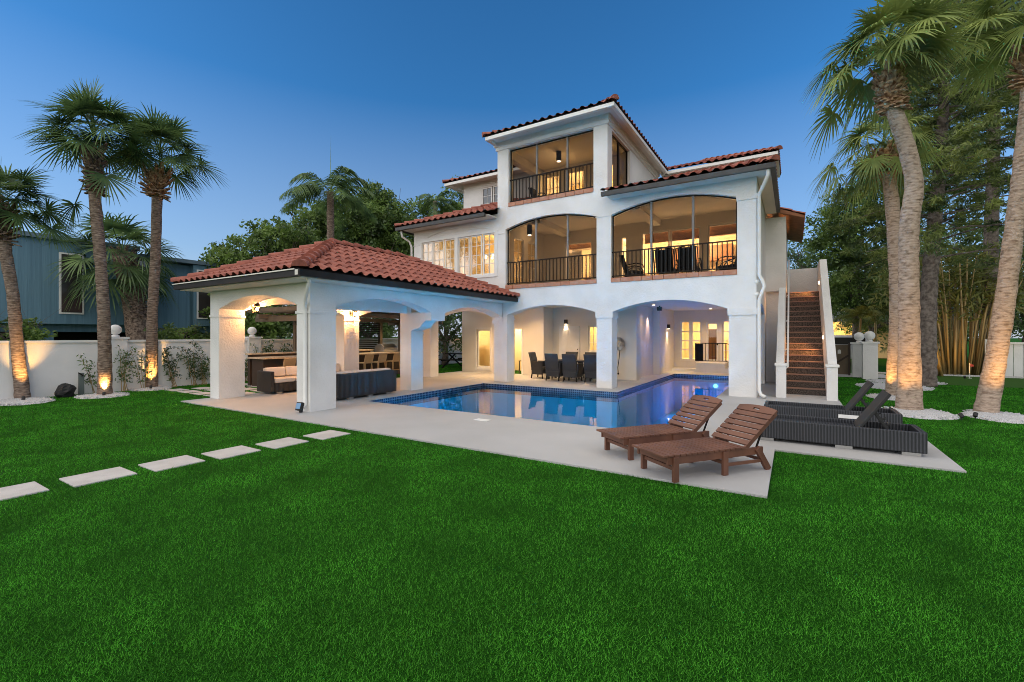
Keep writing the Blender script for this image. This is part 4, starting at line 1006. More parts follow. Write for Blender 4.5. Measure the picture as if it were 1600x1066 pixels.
# ---- patio chairs on the balconies
def make_patio_chair():
    t = thing('patio_armchair', (0,0,0), '', 'armchair', 'dark cushioned armchairs on the balconies')   # faces +y
    mb = MB(); mb.obox((0,0,.36), .52,.5,.12); mb.build('seat_cushion', M['navy'], t, bevel=.03)
    mb = MB(); mb.obox((0,-.33,.66), .5,.12,.58,0,R(18)); mb.build('back_cushion', M['navy'], t, bevel=.03)
    mb = MB()
    for s_ in (-.29,.29):
        mb.tube([(s_,-.45,.92),(s_,-.3,.55),(s_,-.24,0)], .018, 6); mb.tube([(s_,.26,.0),(s_,.27,.5),(s_,.2,.62),(s_,0,.66),(s_,-.2,.62),(s_,-.34,.58)], .018, 6); mb.tube([(s_,.24,.3),(s_,.1,.5),(s_,-.1,.52),(s_,-.28,.42)], .012, 6)
    mb.tube([(-.29,-.45,.92),(0,-.48,.97),(.29,-.45,.92)], .018, 6); mb.build('frame', M['iron'], t)
    return t
pc = make_patio_chair()
for i, (x, y, z, rz, lab) in enumerate(((-4.28,14.35,3.2,R(-70),'dark cushioned armchair in the left corner of the right balcony'), (-3.25,14.15,3.2,0,'dark cushioned armchair in the middle of the right balcony, back to the railing'), (-2.6,14.15,3.2,0,'dark cushioned armchair right of the middle one, back to the railing'), (-1.55,14.5,3.2,R(75),'dark cushioned armchair by the right pillar of the right balcony'), (-7.7,14.6,6.03,R(-90),'dark cushioned armchair on the top balcony'))):
    if i == 0: pc.location = (x,y,z); pc.rotation_euler = (0,0,rz); pc['label'] = lab
    else: copy_tree(pc, (x,y,z), rz, lab)
# ---- small wooden chair behind the open door
t = thing('wooden_chair', (-9.8,16.9,0), 'wooden chair seen through the bright opening behind the pavilion', 'chair')
mb = MB(); mb.box(-10.0,-9.6,16.7,17.1,.50,.53); mb.build('seat', M['pergola'], t)
mb = MB()
for z in (.7,.82,.94): mb.box(-10.0,-9.6,17.08,17.10,z,z+.04)
mb.build('backrest', M['pergola'], t)
for x in (-9.99,-9.64):
    for y in (16.71,17.06): mb = MB(); mb.box(x,x+.035,y,y+.035,0,.5 if y < 17 else 1.0); mb.build('leg', M['pergola'], t)

# ================================================================== garden walls and fences
def finial(mb, x, y, z, r=.15): mb.lathe((x,y,z), [(.1,0),(.1,.04),(.05,.07)], 12); mb.ball((x,y,z+.06+r), r, 16, 10)
gw = thing('garden_wall', (-16.85,10,0), 'long white painted block wall with piers and ball finials on the left', 'wall')
mb = MB(); mb.box(-16.95,-16.8,-6,27,GZ-.05,1.40); mb.box(-16.8,-12.9,26.6,26.75,GZ-.05,1.4); mb.build('wall_panel', M['wallwhite'], gw)
mb = MB(); mb.box(-17.0,-16.75,-6,27,1.402,1.47); mb.build('coping', M['trim'], gw, bevel=.008)
for y in (-1.5,1.3,5.2,9.15,13.5,17.8,22):
    mb = MB(); mb.box(-17.06,-16.66,y-.22,y+.22,GZ-.05,1.5); mb.box(-17.1,-16.62,y-.26,y+.26,1.5,1.56); mb.build('pier', M['wallwhite'], gw)
    mb = MB(); finial(mb, -16.86, y, 1.56); mb.build('ball_finial', M['trim'], gw, smooth=True)
# right: vinyl fence
fr_ = thing('vinyl_fence', (9,24.9,0), 'white vinyl panel fence at the right edge behind the lawn', 'fence')
a = Vector((2.7,26.2)); 
mb = MB(); n = 40
for i in range(n):
    x = 6.6+i*.25; y = 25.55-(x-6.6)*.12; mb.obox((x+.122,y,.62), .236, .03, 1.28, -.12)
mb.build('panel', M['wallwhite'], fr_)
mb = MB()
for i in range(6):
    x = 6.6+i*2; y = 25.55-(x-6.6)*.12-.04; mb.box(x-.05,x+.05,y-.05,y+.05,GZ,1.45)
for i in range(5):
    x0 = 6.6+i*2; mb.bar((x0,25.55-i*2*.12-.02,1.30),(x0+2,25.55-(i+1)*2*.12-.02,1.30),.05,.08)
mb.build('post', M['trim'], fr_)
# gate piers and gate
gp_ = thing('gate_piers', (2.2,22,0), 'pair of white square piers with ball finials beside the brown gate', 'gate piers')
mb = MB(); mb.box(1.98,2.42,22.1,22.5,GZ,1.27); mb.box(2.22,2.66,21.3,21.75,GZ,1.30); mb.each('pier', M['stucco'], gp_)
mb = MB(); mb.box(1.94,2.46,22.06,22.54,1.272,1.33); mb.box(2.17,2.71,21.25,21.8,1.302,1.37); mb.each('pier_cap', M['trim'], gp_)
mb = MB(); finial(mb, 2.2, 22.3, 1.33, .17); mb.build('ball_finial', M['trim'], gp_, smooth=True); mb = MB(); finial(mb, 2.44, 21.52, 1.37, .17); mb.build('ball_finial', M['trim'], gp_, smooth=True)
gt = thing('garden_gate', (1.5,22.8,0), 'brown wooden gate with cut-outs between the stairs and the white piers', 'gate')
mb = MB(); wall(mb, 'x', .96, 1.96, .02, 1.22, 22.78, 22.83, [(1.35,1.45,.86,1.0,.03),(1.55,1.66,.86,1.0,.03)]); mb.build('panel', M['pergola'], gt)
mb = MB(); mb.bar((1.0,22.75,.1),(1.9,22.75,.8),.03,.07); mb.box(1.9,1.97,22.74,22.86,0,1.3); mb.build('brace', M['darkpanel'], gt)
# golf flag
t = thing('golf_flag', (5.7,23.8,0), 'small red golf flag on a white pin in the putting green', 'flag')
mb = MB(); mb.tube([(5.7,23.8,-.02),(5.7,23.8,.55)], .008, 6); mb.lathe((5.7,23.8,-.02), [(.06,0),(.06,.012)], 12); mb.build('pin', M['trim'], t)
mb = MB(); mb.prism([(5.71,.42),(5.71,.54),(5.80,.50),(5.81,.43)], 'y', 23.79, 23.80); mb.build('flag_cloth', pm('red_cloth', (.16,.015,.02)), t)
# black rock speaker and green stake
mb = MB(); c = onX(103,612,-16.35); mb.ball((c.x,c.y,.13), .21, 12, 8, .95)
rr = random.Random(2); mb.v = [(x+rr.uniform(-.03,.03), y+rr.uniform(-.03,.03), max(z, -.04)+rr.uniform(-.02,.02)) for x, y, z in mb.v]
tag(mb.build('garden_rock', M['black']), 'black rock standing on the turf by the white wall', 'rock')
c = onX(127,611,-16.5); t = thing('garden_tap', (c.x,c.y,0), 'grey-green garden tap post by the white wall', 'tap')
mb = MB(); mb.box(c.x-.05,c.x+.05,c.y-.05,c.y+.05,GZ,.58); mb.build('post', pm('grey_green', (.12,.15,.14)), t)
mb = MB(); mb.tube([(c.x+.05,c.y,.5),(c.x+.14,c.y,.52),(c.x+.15,c.y-.1,.60)], .015, 6); mb.build('spout', M['iron'], t)
# picnic table
t = thing('picnic_table', (-14.2,18.3,0), 'dark picnic table with benches on the grass behind the patio', 'table')
mb = MB(); mb.box(-15.1,-13.3,17.9,18.6,.66,.70); mb.build('tabletop', M['iron'], t)
mb = MB(); mb.box(-15.1,-13.3,17.3,17.55,.38,.42); mb.box(-15.1,-13.3,18.95,19.2,.38,.42); mb.build('bench', M['iron'], t)
for x in (-14.9,-13.5): mb = MB(); mb.bar((x,17.45,GZ),(x,18.5,.66),.06,.06,up=(1,0,0)); mb.bar((x,19.05,GZ),(x,18.0,.66),.06,.06,up=(1,0,0)); mb.bar((x,17.4,.36),(x,19.1,.36),.05,.06); mb.build('leg', M['iron'], t)
# ================================================================== neighbours
bh = thing('blue_house', (-28,4,0), 'long blue timber house on posts beyond the left garden wall', 'house')
mb = MB(); mb.box(-36,-24,-12,8.15,2.05,5.25); mb.box(-36,-24.25,8.15,10.25,1.95,4.9); mb.box(-36,-23.9,10.25,13.4,2.05,4.93); mb.box(-36,-24.6,-12,13.3,1.75,2.06); mb.build('wall', M['blue'], bh)
mb = MB(); mb.box(-36,-23.85,-12,8.2,5.25,5.42); mb.box(-36,-23.8,8.2,13.5,4.95,5.12); mb.build('roof_edge', pm('pale_fascia', (.12,.18,.23)), bh)
mb = MB(); mb.box(-36,-28,-12,13.3,GZ,1.75); mb.build('undercroft_shade', M['under_shade'], bh)  # near-black block stands in for the shade under the floor
for y in (-3,1,5.4,9.2,12.8): mb = MB(); mb.box(-24.9,-24.65,y,y+.3,GZ,1.75); mb.build('post', M['blue'], bh)
for y0, y1, z0, z1 in ((5.75,6.35,2.5,4.75), (8.25,8.32,2.6,4.75), (10.45,11.15,2.45,4.65), (1.6,2.3,2.5,4.6)):
    x = -24 if y0 < 8 else -23.9; mb = MB(); mb.box(x,x+.05,y0-.06,y1+.06,z0-.06,z1+.06); f_ = mb.build('window', M['wallwhite'], bh)
    mb = MB(); mb.box(x+.051,x+.055,y0,y1,z0,z1); mb.build('pane', pm('dark_pane', (.05,.045,.045), rough=.08), f_)
nh = thing('neighbour_house', (3,42,0), 'pale low house with a lit porch far beyond the gate', 'house')
mb = MB(); mb.box(-2,9,41,48,0,2.6); mb.build('wall', pm('warm_wall', (.6,.45,.25)), nh)
mb = MB(); mb.prism([(40,2.6),(49,2.6),(44.5,4.0)], 'x', -2.5, 9.5); mb.build('roof', pm('grey_shingle', (.12,.12,.13)), nh)
light('POINT','porch_light',(2.6,39.5,2.2),220,(1,.65,.25),.2)
car = thing('parked_car', (2.4,32,0), 'pale parked SUV glimpsed above the brown gate', 'car')
mb = MB(); mb.prism([(30.2,.35),(34.6,.35),(34.6,1.0),(33.9,1.05),(33.2,1.6),(31.2,1.62),(30.5,1.1),(30.2,1.0)], 'x', 1.6, 3.4); mb.build('body', pm('car_paint', (.6,.6,.6), rough=.3), car, bevel=.06)
mb = MB(); mb.prism([(33.1,1.1),(33.75,1.1),(33.15,1.55)], 'x', 1.58, 3.42); mb.prism([(30.75,1.1),(33.0,1.1),(33.0,1.55),(31.25,1.55)], 'x', 1.58, 3.42); mb.box(1.75,3.25,30.3,30.42,1.12,1.5); mb.build('window', M['black'], car)
for x in (1.55,3.25):
    for y in (31,33.7): mb = MB(); mb.prism([(y+.33*math.cos(k*.524), .33+.33*math.sin(k*.524)) for k in range(12)], 'x', x, x+.2); mb.build('wheel', M['black'], car)
# ================================================================== vegetation
def quads(base, nseg):
    return [(base+2*i, base+2*i+1, base+2*i+3, base+2*i+2) for i in range(nseg)]
Z3 = np.array((0,0,1.0))
def nrm(v): return v/np.linalg.norm(v)
def frond_fan(V, F, c, az, el, Lp, Lb, rg, droop=.3, sag=.25, wd=.030, m=13, spread=112):
    d0 = np.array((math.cos(el)*math.cos(az), math.cos(el)*math.sin(az), math.sin(el)))
    s = nrm(np.cross(d0, Z3)) if abs(d0[2]) < .98 else np.array((1.0,0,0))
    base = len(V); ts = (0,.5,1)
    for t in ts:
        p = c + d0*Lp*t - Z3*sag*Lp*t*t
        V += [p - s*.018 + Z3*0, p + s*.018]
    F += quads(base, 2)
    h = c + d0*Lp - Z3*sag*Lp; d = nrm(d0 - Z3*2*sag); s = nrm(np.cross(d, Z3)) if abs(d[2]) < .98 else s; n = np.cross(s, d)
    tw = rg.uniform(-.5,.5); s, n = s*math.cos(tw)+n*math.sin(tw), n*math.cos(tw)-s*math.sin(tw)
    for k in range(-m, m+1):
        a = math.radians(spread)*k/m + rg.uniform(-.04,.04); u = math.cos(a)*d + math.sin(a)*s
        u = nrm(u + n*(.22*abs(k)/m + rg.uniform(-.06,.06)))
        wv = nrm(np.cross(u, n)); L = Lb*(1-.22*abs(k)/m)*rg.uniform(.88,1.08); dr = droop*rg.uniform(.7,1.4)
        base = len(V)
        for t, ww in ((.04,.35),(.35,1.0),(.7,.75),(1,.06)):
            p = h + u*L*t*(1-.12*t*dr) - Z3*dr*L*t**2.4
            V += [p - wv*wd*.5*ww, p + wv*wd*.5*ww]
        F += quads(base, 3)
def trunk_mesh(name, pts, rad, m, parent, ring=.03, seed=0, n=18, dens=9):
    rg = random.Random(seed); mb = MB(); P = []; Rr = []
    pts = [Vector(p) for p in pts]
    # smooth the centre line (Catmull-Rom) and sample densely
    for i in range(len(pts)-1):
        p0 = pts[max(i-1,0)]; p1 = pts[i]; p2 = pts[i+1]; p3 = pts[min(i+2, len(pts)-1)]
        k = max(2, int((p2-p1).length*dens))
        for j in range(k):
            t = j/k; P.append(.5*((2*p1)+(p2-p0)*t+(2*p0-5*p1+4*p2-p3)*t*t+(3*p1-p0-3*p2+p3)*t**3)); Rr.append(rad[i]+(rad[i+1]-rad[i])*t)
    P.append(pts[-1]); Rr.append(rad[-1])
    Rr = [r*(1+ring*rg.uniform(-1,1)) for r in Rr]
    mb.tube(P, Rr, n)
    mb.v = [(x+rg.uniform(-1,1)*ring*.25, y+rg.uniform(-1,1)*ring*.25, z) for x, y, z in mb.v]
    return mb.build(name, M[m], parent, smooth=True)
def fan_palm(name, label, pts, rad, nleaf, Lp, Lb, seed, mt='trunk', ml='palm', boots=(0,0,0), mboot='boot', low=-.9, droop=.3, extra=(), group='fan palms around the house', wd=.040, top=None, bias=None):
    rg = random.Random(seed); b = Vector(pts[0]); t = thing(name, tuple(b), label, 'palm tree', group)
    fd = b.x*FW[0]+b.y*FW[1]; rd_ = (b.x*RT[0]+b.y*RT[1])/fd; k_ = 1/math.sqrt(1+rd_*rd_); rad = [q*k_ for q in rad]; Lp *= (1+k_)/2; Lb *= (1+k_)/2
    trunk_mesh('trunk', pts, rad, mt, t, seed=seed)
    c = np.array(top if top is not None else pts[-1]); V = []; F = []
    for i in range(nleaf):
        az = i*2.39996 + rg.uniform(-.3,.3); q = (i+.5)/nleaf; el = math.pi/2*.92 - (math.pi/2*.92-low)*q**.85 + rg.uniform(-.12,.12)
        k = 1.0
        if bias is not None: k = 1 + bias[2]*(math.cos(az)*bias[0]+math.sin(az)*bias[1])
        frond_fan(V, F, c + np.array((rg.uniform(-.06,.06), rg.uniform(-.06,.06), rg.uniform(-.12,.12))), az, el, Lp*rg.uniform(.8,1.1)*k, Lb*rg.uniform(.85,1.1), rg, droop, .18+.15*q, wd)
    for az, el, lp, lb, cz in extra: frond_fan(V, F, c+Z3*cz, az, el, lp, lb, rg, droop*1.2, .35, wd)
    np_mesh('crown', np.array(V), np.array(F), M[ml], t)
    nb, span, out = boots
    if nb:
        mb = MB(); top_ = Vector(pts[-1]); ax = (Vector(pts[-1])-Vector(pts[-2])).normalized(); r0 = rad[-1]
        for i in range(nb):
            az = i*2.4+rg.uniform(-.2,.2); q = i/nb; p = top_ - ax*(span*q) ; dr = Vector((math.cos(az), math.sin(az), 0))
            L = out*rg.uniform(.7,1.3); up = 1.7-2.0*q+rg.uniform(-.3,.3); a = p + dr*r0*.7; e_ = a + dr*L + Vector((0,0,up*L))
            sd = Vector((-dr.y, dr.x, 0)); base = len(mb.v); w0, w1 = .07, .045
            for pp, ww, th in ((a, w0, .02), (e_, w1, .012)):
                for si, sj in ((-1,-1),(1,-1),(1,1),(-1,1)): mb.v.append(tuple(pp + sd*ww*si + Vector((0,0,th*sj))))
            mb.f += [(base+k, base+(k+1) % 4, base+4+(k+1) % 4, base+4+k) for k in range(4)] + [(base+4,base+5,base+6,base+7)]
        mb.build('boot', M[mboot], t)
    return t
def TP(f, *px): return [tuple(at(x, y, f)) for x, y in px]
def toground(p): return (p[0], p[1], GZ)
pts = TP(11.5,(36,626),(27,540),(20,460),(8,390),(1,335)); pts[0] = toground(pts[0])
fan_palm('fan_palm', 'fan palm with brown leaning trunk cut by the left edge of the photo', pts, (.22,.18,.17,.18,.19), 34, .7, .9, 1, boots=(60,.75,.2), mboot='boot2', droop=.22, top=np.array(at(3,308,11.5)), low=-.6, extra=((.9,-.25,1.0,.8,-.1),(1.3,.1,.8,.8,0)))
pts = TP(12.2,(164,617),(163,520),(158,420),(150,330),(145,240)); pts[0] = toground(pts[0])
fan_palm('fan_palm', 'tallest left fan palm, slightly leaning, with orange uplight on its foot', pts, (.22,.185,.17,.17,.18), 40, .9, 1.0, 2, boots=(110,1.05,.17), mboot='boot2', low=-.15, droop=.2, top=np.array(at(146,208,12.2)), extra=((3.6,-.9,.9,.8,-.9),(.3,-.7,.6,.8,-.6)), bias=(.6,.6,.18))
pts = TP(13.9,(237,606),(238,500),(243,400),(246,285)); pts[0] = toground(pts[0])
fan_palm('fan_palm', 'slim fan palm nearest the pavilion with a ruff of rusty leaf stubs', pts, (.21,.17,.165,.17), 36, .9, .98, 3, boots=(80,.42,.30), low=-.3, droop=.22, top=np.array(at(250,238,13.9)), bias=(.8,.5,.2))
pts = TP(18.5,(222,526),(210,480),(198,420),(192,398))
pts[0] = (pts[0][0], pts[0][1], 0.0)
fan_palm('fan_palm', 'stocky fan palm with criss-cross trunk behind the white wall', [pts[0],pts[1],pts[2],pts[3]], (.5,.48,.5,.45), 40, 1.45, 1.45, 4, mt='boot2', boots=(190,2.7,.2), mboot='boot2', low=-.75, droop=.35, wd=.055)
pts = TP(9.75,(1420,641),(1421,560),(1420,450),(1421,350),(1428,290),(1418,235),(1398,175),(1386,128)); pts[0] = toground(pts[0])
fan_palm('fan_palm', 'biggest pale fan palm right of the stairs, trunk bending left at the top', pts, (.31,.255,.235,.225,.215,.20,.19,.2), 33, .85, .95, 5, 'trunkpale', 'palmolive', boots=(150,.62,.17), low=-.4, droop=.36, wd=.045, top=np.array(at(1386,72,9.75)), extra=((3.3,-.9,1.0,.8,-.2),(2.9,-.5,1.1,.8,-.2),(3.6,-.2,1.0,.8,0),(3.0,.3,1.0,.8,0)))
pts = TP(12.0,(1397,619),(1401,500),(1399,400),(1394,320),(1386,245)); pts[0] = toground(pts[0])
fan_palm('fan_palm', 'slimmer fan palm standing just behind the biggest pale one', pts, (.26,.2,.2,.2,.2), 22, .8, .85, 6, 'trunkpale', 'palmolive', boots=(50,.5,.24), low=-1.1, droop=.5, top=np.array(at(1380,222,12)), extra=((2.9,-.6,1.1,.8,0),(3.3,-.9,1.0,.8,0),(3.0,0.,1.1,.8,0),(3.5,-.4,1.2,.85,0)))
pts = TP(9.4,(1540,650),(1556,560),(1572,460),(1583,370),(1596,270),(1606,170),(1612,90)); pts[0] = toground(pts[0])
fan_palm('fan_palm', 'pale fan palm leaning right at the right edge of the photo', pts, (.285,.245,.225,.215,.205,.19,.19), 30, .85, .95, 7, 'trunkpale', 'palmolive', boots=(60,.6,.2), low=-.5, droop=.4, top=np.array(at(1600,30,9.4)), bias=(-.8,0,.15))
# feather palms
def feather_palm(name, label, c, base, R_, nf, seed, rt_=.12, ml='palm', up=.9, cat='palm tree', group=None, lw=.035, pairs=30, straight=None, trunkmat='trunk', leaflet=.42, lo=-.35):
    rg = random.Random(seed); t = thing(name, tuple(base), label, cat, group)
    mid = (Vector(base)+Vector(c))/2 + Vector((rg.uniform(-.1,.1),0,0))
    trunk_mesh('trunk', [base, tuple(mid), tuple(c)], (rt_*1.2, rt_, rt_*.9), trunkmat, t, seed=seed)
    V = []; F = []; c = np.array(c)
    for i in range(nf):
        az = i*2.4+rg.uniform(-.25,.25); el = up - (up-lo)*((i+.5)/nf) + rg.uniform(-.1,.1); L = R_*rg.uniform(.85,1.15)
        d = np.array((math.cos(el)*math.cos(az), math.cos(el)*math.sin(az), math.sin(el))); s = nrm(np.cross(d, Z3)); sag = rg.uniform(.35,.6)
        pos = lambda q: c + d*L*q*(1-.15*q) - Z3*sag*L*q*q
        base_ = len(V)
        for q in np.linspace(0,1,7): V += [pos(q)-s*.014*(1.2-q), pos(q)+s*.014*(1.2-q)]
        F += quads(base_, 6)
        for j in range(pairs):
            q = .16+.84*j/pairs; p = pos(q); tn = nrm(pos(min(q+.03,1.05))-pos(q-.03))
            for sg in (-1,1):
                ll = leaflet*L/2*(math.sin(math.pi*min(.98,q*.82+.16))**.6)*rg.uniform(.85,1.15)
                u = nrm(s*sg*.8 + tn*.55 + Z3*rg.uniform(-.25,.15)); wv = nrm(np.cross(u, Z3+.01)); base_ = len(V)
                for k_, ww in ((0,.6),(.5,1),(1,.08)): pp = p+u*ll*k_-Z3*ll*.55*k_**2; V += [pp-tn*lw*.5*ww, pp+tn*lw*.5*ww]
                F += quads(base_, 2)
    if straight:
        base_ = len(V)
        for q in np.linspace(0,1,4): p = c+Z3*straight*q+np.array((.05*q,0,0)); V += [p-np.array((.03*(1.1-q),.0,0)), p+np.array((.03*(1.1-q),0,0))]
        F += quads(base_, 3)
    np_mesh('crown', np.array(V), np.array(F), M[ml], t); return t
feather_palm('queen_palm', 'feathery palm rising behind the pavilion roof ridge', at(516,300,21), (at(519,520,21).x, at(519,520,21).y, 0), 3.1, 15, 11, .17, up=1.0, group=None, lw=.05, pairs=44, straight=2.6, leaflet=.5, lo=-.1)
feather_palm('queen_palm', 'small distant feathery palm beside the third storey', at(680,315,36), (at(680,520,36).x, at(680,520,36).y, 0), 2.6, 13, 12, .2, up=.9, lw=.07, pairs=30)
# leafy crowns
def leaf_cloud(rg, cent, n, rad, size, flat=1.0, narrow=.5, dirz=0.):
    """cent (k,3) cluster centres -> diamond leaves"""
    k = len(cent); C = np.repeat(cent, n, axis=0); N_ = len(C)
    off = rg.normal(size=(N_,3)); off /= np.linalg.norm(off, axis=1, keepdims=True); off *= rad*rg.random((N_,1))**.5; off[:,2] *= flat
    P = C + off
    u = rg.normal(size=(N_,3)); u[:,2] += dirz; u += off/rad*.9; u /= np.linalg.norm(u, axis=1, keepdims=True)
    w_ = np.cross(u, rg.normal(size=(N_,3))); w_ /= np.linalg.norm(w_, axis=1, keepdims=True)
    sz = size*(.6+.8*rg.random((N_,1)))
    a = P-u*sz*.5; b = P+w_*sz*narrow*.5; c = P+u*sz*.5; d_ = P-w_*sz*narrow*.5
    V = np.stack((a,b,c,d_), 1).reshape(-1,3); F = np.arange(N_*4).reshape(-1,4); return V, F
def tree(name, label, base, blobs, seed, ml='leaf', ncl=120, nl=34, crad=.5, size=.2, trunk_r=.16, cat='tree', group=None, limbs=7, trunkm='bark', narrow=.5, flat=.75, hollow=.45):
    """blobs: list of (centre, (rx,ry,rz))"""
    rg = np.random.default_rng(seed); r2 = random.Random(seed); t = thing(name, tuple(base), label, cat, group)
    vol = [b[1][0]*b[1][1]*b[1][2] for b in blobs]; tot = sum(v**.7 for v in vol); cents = []
    for (c, r), v in zip(blobs, vol):
        k = max(6, int(ncl*v**.7/tot)); q = rg.normal(size=(k,3)); q /= np.linalg.norm(q, axis=1, keepdims=True); q *= hollow+(1-hollow)*rg.random((k,1))**.6
        q *= 1+.16*rg.normal(size=(k,1)); cents.append(np.array(c)+q*np.array(r))
    cents = np.concatenate(cents); V, F = leaf_cloud(rg, cents, nl, crad, size, flat, narrow)
    np_mesh('crown', V, F, M[ml], t)
    mb = MB(); b = Vector(base); zc = min(c[2]-r[2]*.6 for c, r in blobs); zc = max(zc, b.z+.5)
    cx = sum(c[0] for c, r in blobs)/len(blobs); cy = sum(c[1] for c, r in blobs)/len(blobs); fork = Vector((b.x*.6+cx*.4, b.y*.6+cy*.4, zc))
    mb.tube([b, (b+fork)/2+Vector((r2.uniform(-.1,.1),0,0)), fork], (trunk_r*1.3, trunk_r, trunk_r*.8), 9)
    for i in range(limbs):
        c, r = blobs[i % len(blobs)]; e_ = Vector(c)+Vector((r2.uniform(-.6,.6)*r[0], r2.uniform(-.6,.6)*r[1], r2.uniform(-.2,.6)*r[2])); md = fork.lerp(e_, .5)+Vector((r2.uniform(-.3,.3), r2.uniform(-.3,.3), .2))
        mb.tube([fork, md, e_], (trunk_r*.6, trunk_r*.35, trunk_r*.1), 6, cap=False)
        for _ in range(3):
            e2 = e_+Vector((r2.uniform(-.8,.8), r2.uniform(-.8,.8), r2.uniform(-.2,.8))); mb.tube([md.lerp(e_,.6), e2], (trunk_r*.15, trunk_r*.05), 5, cap=False)
    mb.build('trunk', M[trunkm], t, smooth=True); return t
def B(px, py, f, rx, ry=None, rz=None): c = at(px, py, f); return ((c.x, c.y, c.z), (rx, ry or rx, rz or rx*.8))
def G0(px, f): c = at(px, 520, f); return (c.x, c.y, GZ)
G_ = 'leafy trees beyond the pavilion'
tree('leafy_tree', 'rounded leafy tree left of the feathery palm, behind the pavilion roof', G0(400,23), [B(392,400,23,1.7),B(440,385,24,1.5),B(365,420,23,1.1),B(415,470,22.5,2.1,2,1.6),B(400,520,22,2.2,2,1.3)], 21, ncl=420, nl=52, crad=.42, size=.19, group=G_)
tree('leafy_tree', 'broad leafy tree directly behind the feathery palm', G0(500,27), [B(500,365,27,2.2),B(545,350,28,2.3),B(475,400,27,1.8),B(530,410,27,2.4),B(560,320,28,1.1)], 22, ncl=460, nl=52, crad=.5, size=.21, group=G_)
tree('leafy_tree', 'tall leafy tree just left of the blank house wall', G0(600,29), [B(595,335,29,1.7),B(615,370,29,2.0),B(575,370,29,1.8),B(625,420,29,2.0),B(590,305,29,1.0)], 23, ncl=400, nl=52, crad=.5, size=.21, group=G_)
tree('leafy_tree', 'distant leafy tree filling the gap beside the third storey', G0(680,38), [B(660,345,38,2.4),B(705,330,38,2.4),B(690,360,38,2.5),B(725,330,39,1.6)], 24, ncl=220, nl=38, crad=.6, size=.24, group=G_)
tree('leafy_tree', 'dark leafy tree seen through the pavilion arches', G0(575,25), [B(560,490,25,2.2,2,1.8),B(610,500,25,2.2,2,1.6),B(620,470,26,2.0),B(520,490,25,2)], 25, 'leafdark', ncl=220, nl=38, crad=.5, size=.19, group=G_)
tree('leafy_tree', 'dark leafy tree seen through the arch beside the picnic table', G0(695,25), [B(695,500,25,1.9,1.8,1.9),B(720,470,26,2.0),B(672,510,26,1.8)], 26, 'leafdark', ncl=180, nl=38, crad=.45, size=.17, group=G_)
# low plants over the left wall
def shrub(label, c, r, seed, ml='leaf', name='shrub', n=26, size=.11, group=None, base=None):
    return tree(name, label, base or (c[0], c[1], GZ), [(c, r)], seed, ml, n, 30, .2, size, .03, 'shrub', group, limbs=4)
shrub('bushy shrub over the white wall at the left edge of the photo', tuple(onX(8,517,-18.2)), (.5,.7,.4), 31)
shrub('small shrub over the white wall between the first two left palms', tuple(onX(52,522,-18)), (.3,.4,.2), 32, n=12)
shrub('bright green low shrub over the white wall beside the pavilion', tuple(onX(285,524,-17.6)), (.3,1.0,.28), 33, n=50)
# climbing canes planted along the wall
cane_px = [(146,604,560,'thin sprawling cane plant beside the garden tap'), (190,606,545,'leggy cane plant just right of the tallest left palm'), (222,604,548,'sparse cane plant behind the slim left palm'), (268,600,545,'leafy cane plant right of the slim left palm'), (300,599,540,'fuller cane plant with drooping twigs left of the pavilion'), (315,598,556,'small cane plant hard against the left pavilion pier'),
           (383,593,560,'cane plant first in the front arch view, by the wall pier'), (407,592,545,'cane plant second in the front arch view'), (430,590,535,'tallest cane plant in the front arch view'), (446,589,542,'cane plant by the pergola post in the front arch view')]
for i, (px, pyb, pyt, lab) in enumerate(cane_px):
    b = onX(px, pyb, -16.55); z1 = onX(px, pyt, -16.55).z; h = z1; rg = random.Random(50+i)
    t = thing('cane_plant', (b.x,b.y,GZ), lab, 'plant', 'cane plants trained along the white wall'); mb = MB(); pts_ = []
    for k in range(5 if i not in (0,2) else 3):
        dx = rg.uniform(-.25,.25); dy = rg.uniform(-.35,.35); P = [(b.x+.02*k, b.y+.03*k, GZ), (b.x+dx*.3, b.y+dy*.4, h*.5), (b.x+dx*.5, b.y+dy, h*rg.uniform(.8,1.1))]; mb.tube(P, (.010,.008,.004), 5, cap=False)
        for q in np.linspace(.25,1,9): pts_.append(np.array(Vector(P[0]).lerp(Vector(P[1]), q*2) if q < .5 else Vector(P[1]).lerp(Vector(P[2]), q*2-1))+np.array((rg.uniform(-.08,.08), rg.uniform(-.12,.12), rg.uniform(-.05,.05))))
    mb.build('stem', M['bamboo'], t)
    V, F = leaf_cloud(np.random.default_rng(60+i), np.array(pts_), 9 if i > 2 else 6, .11, .095, 1, .32); np_mesh('foliage', V, F, M['leafdark'], t)

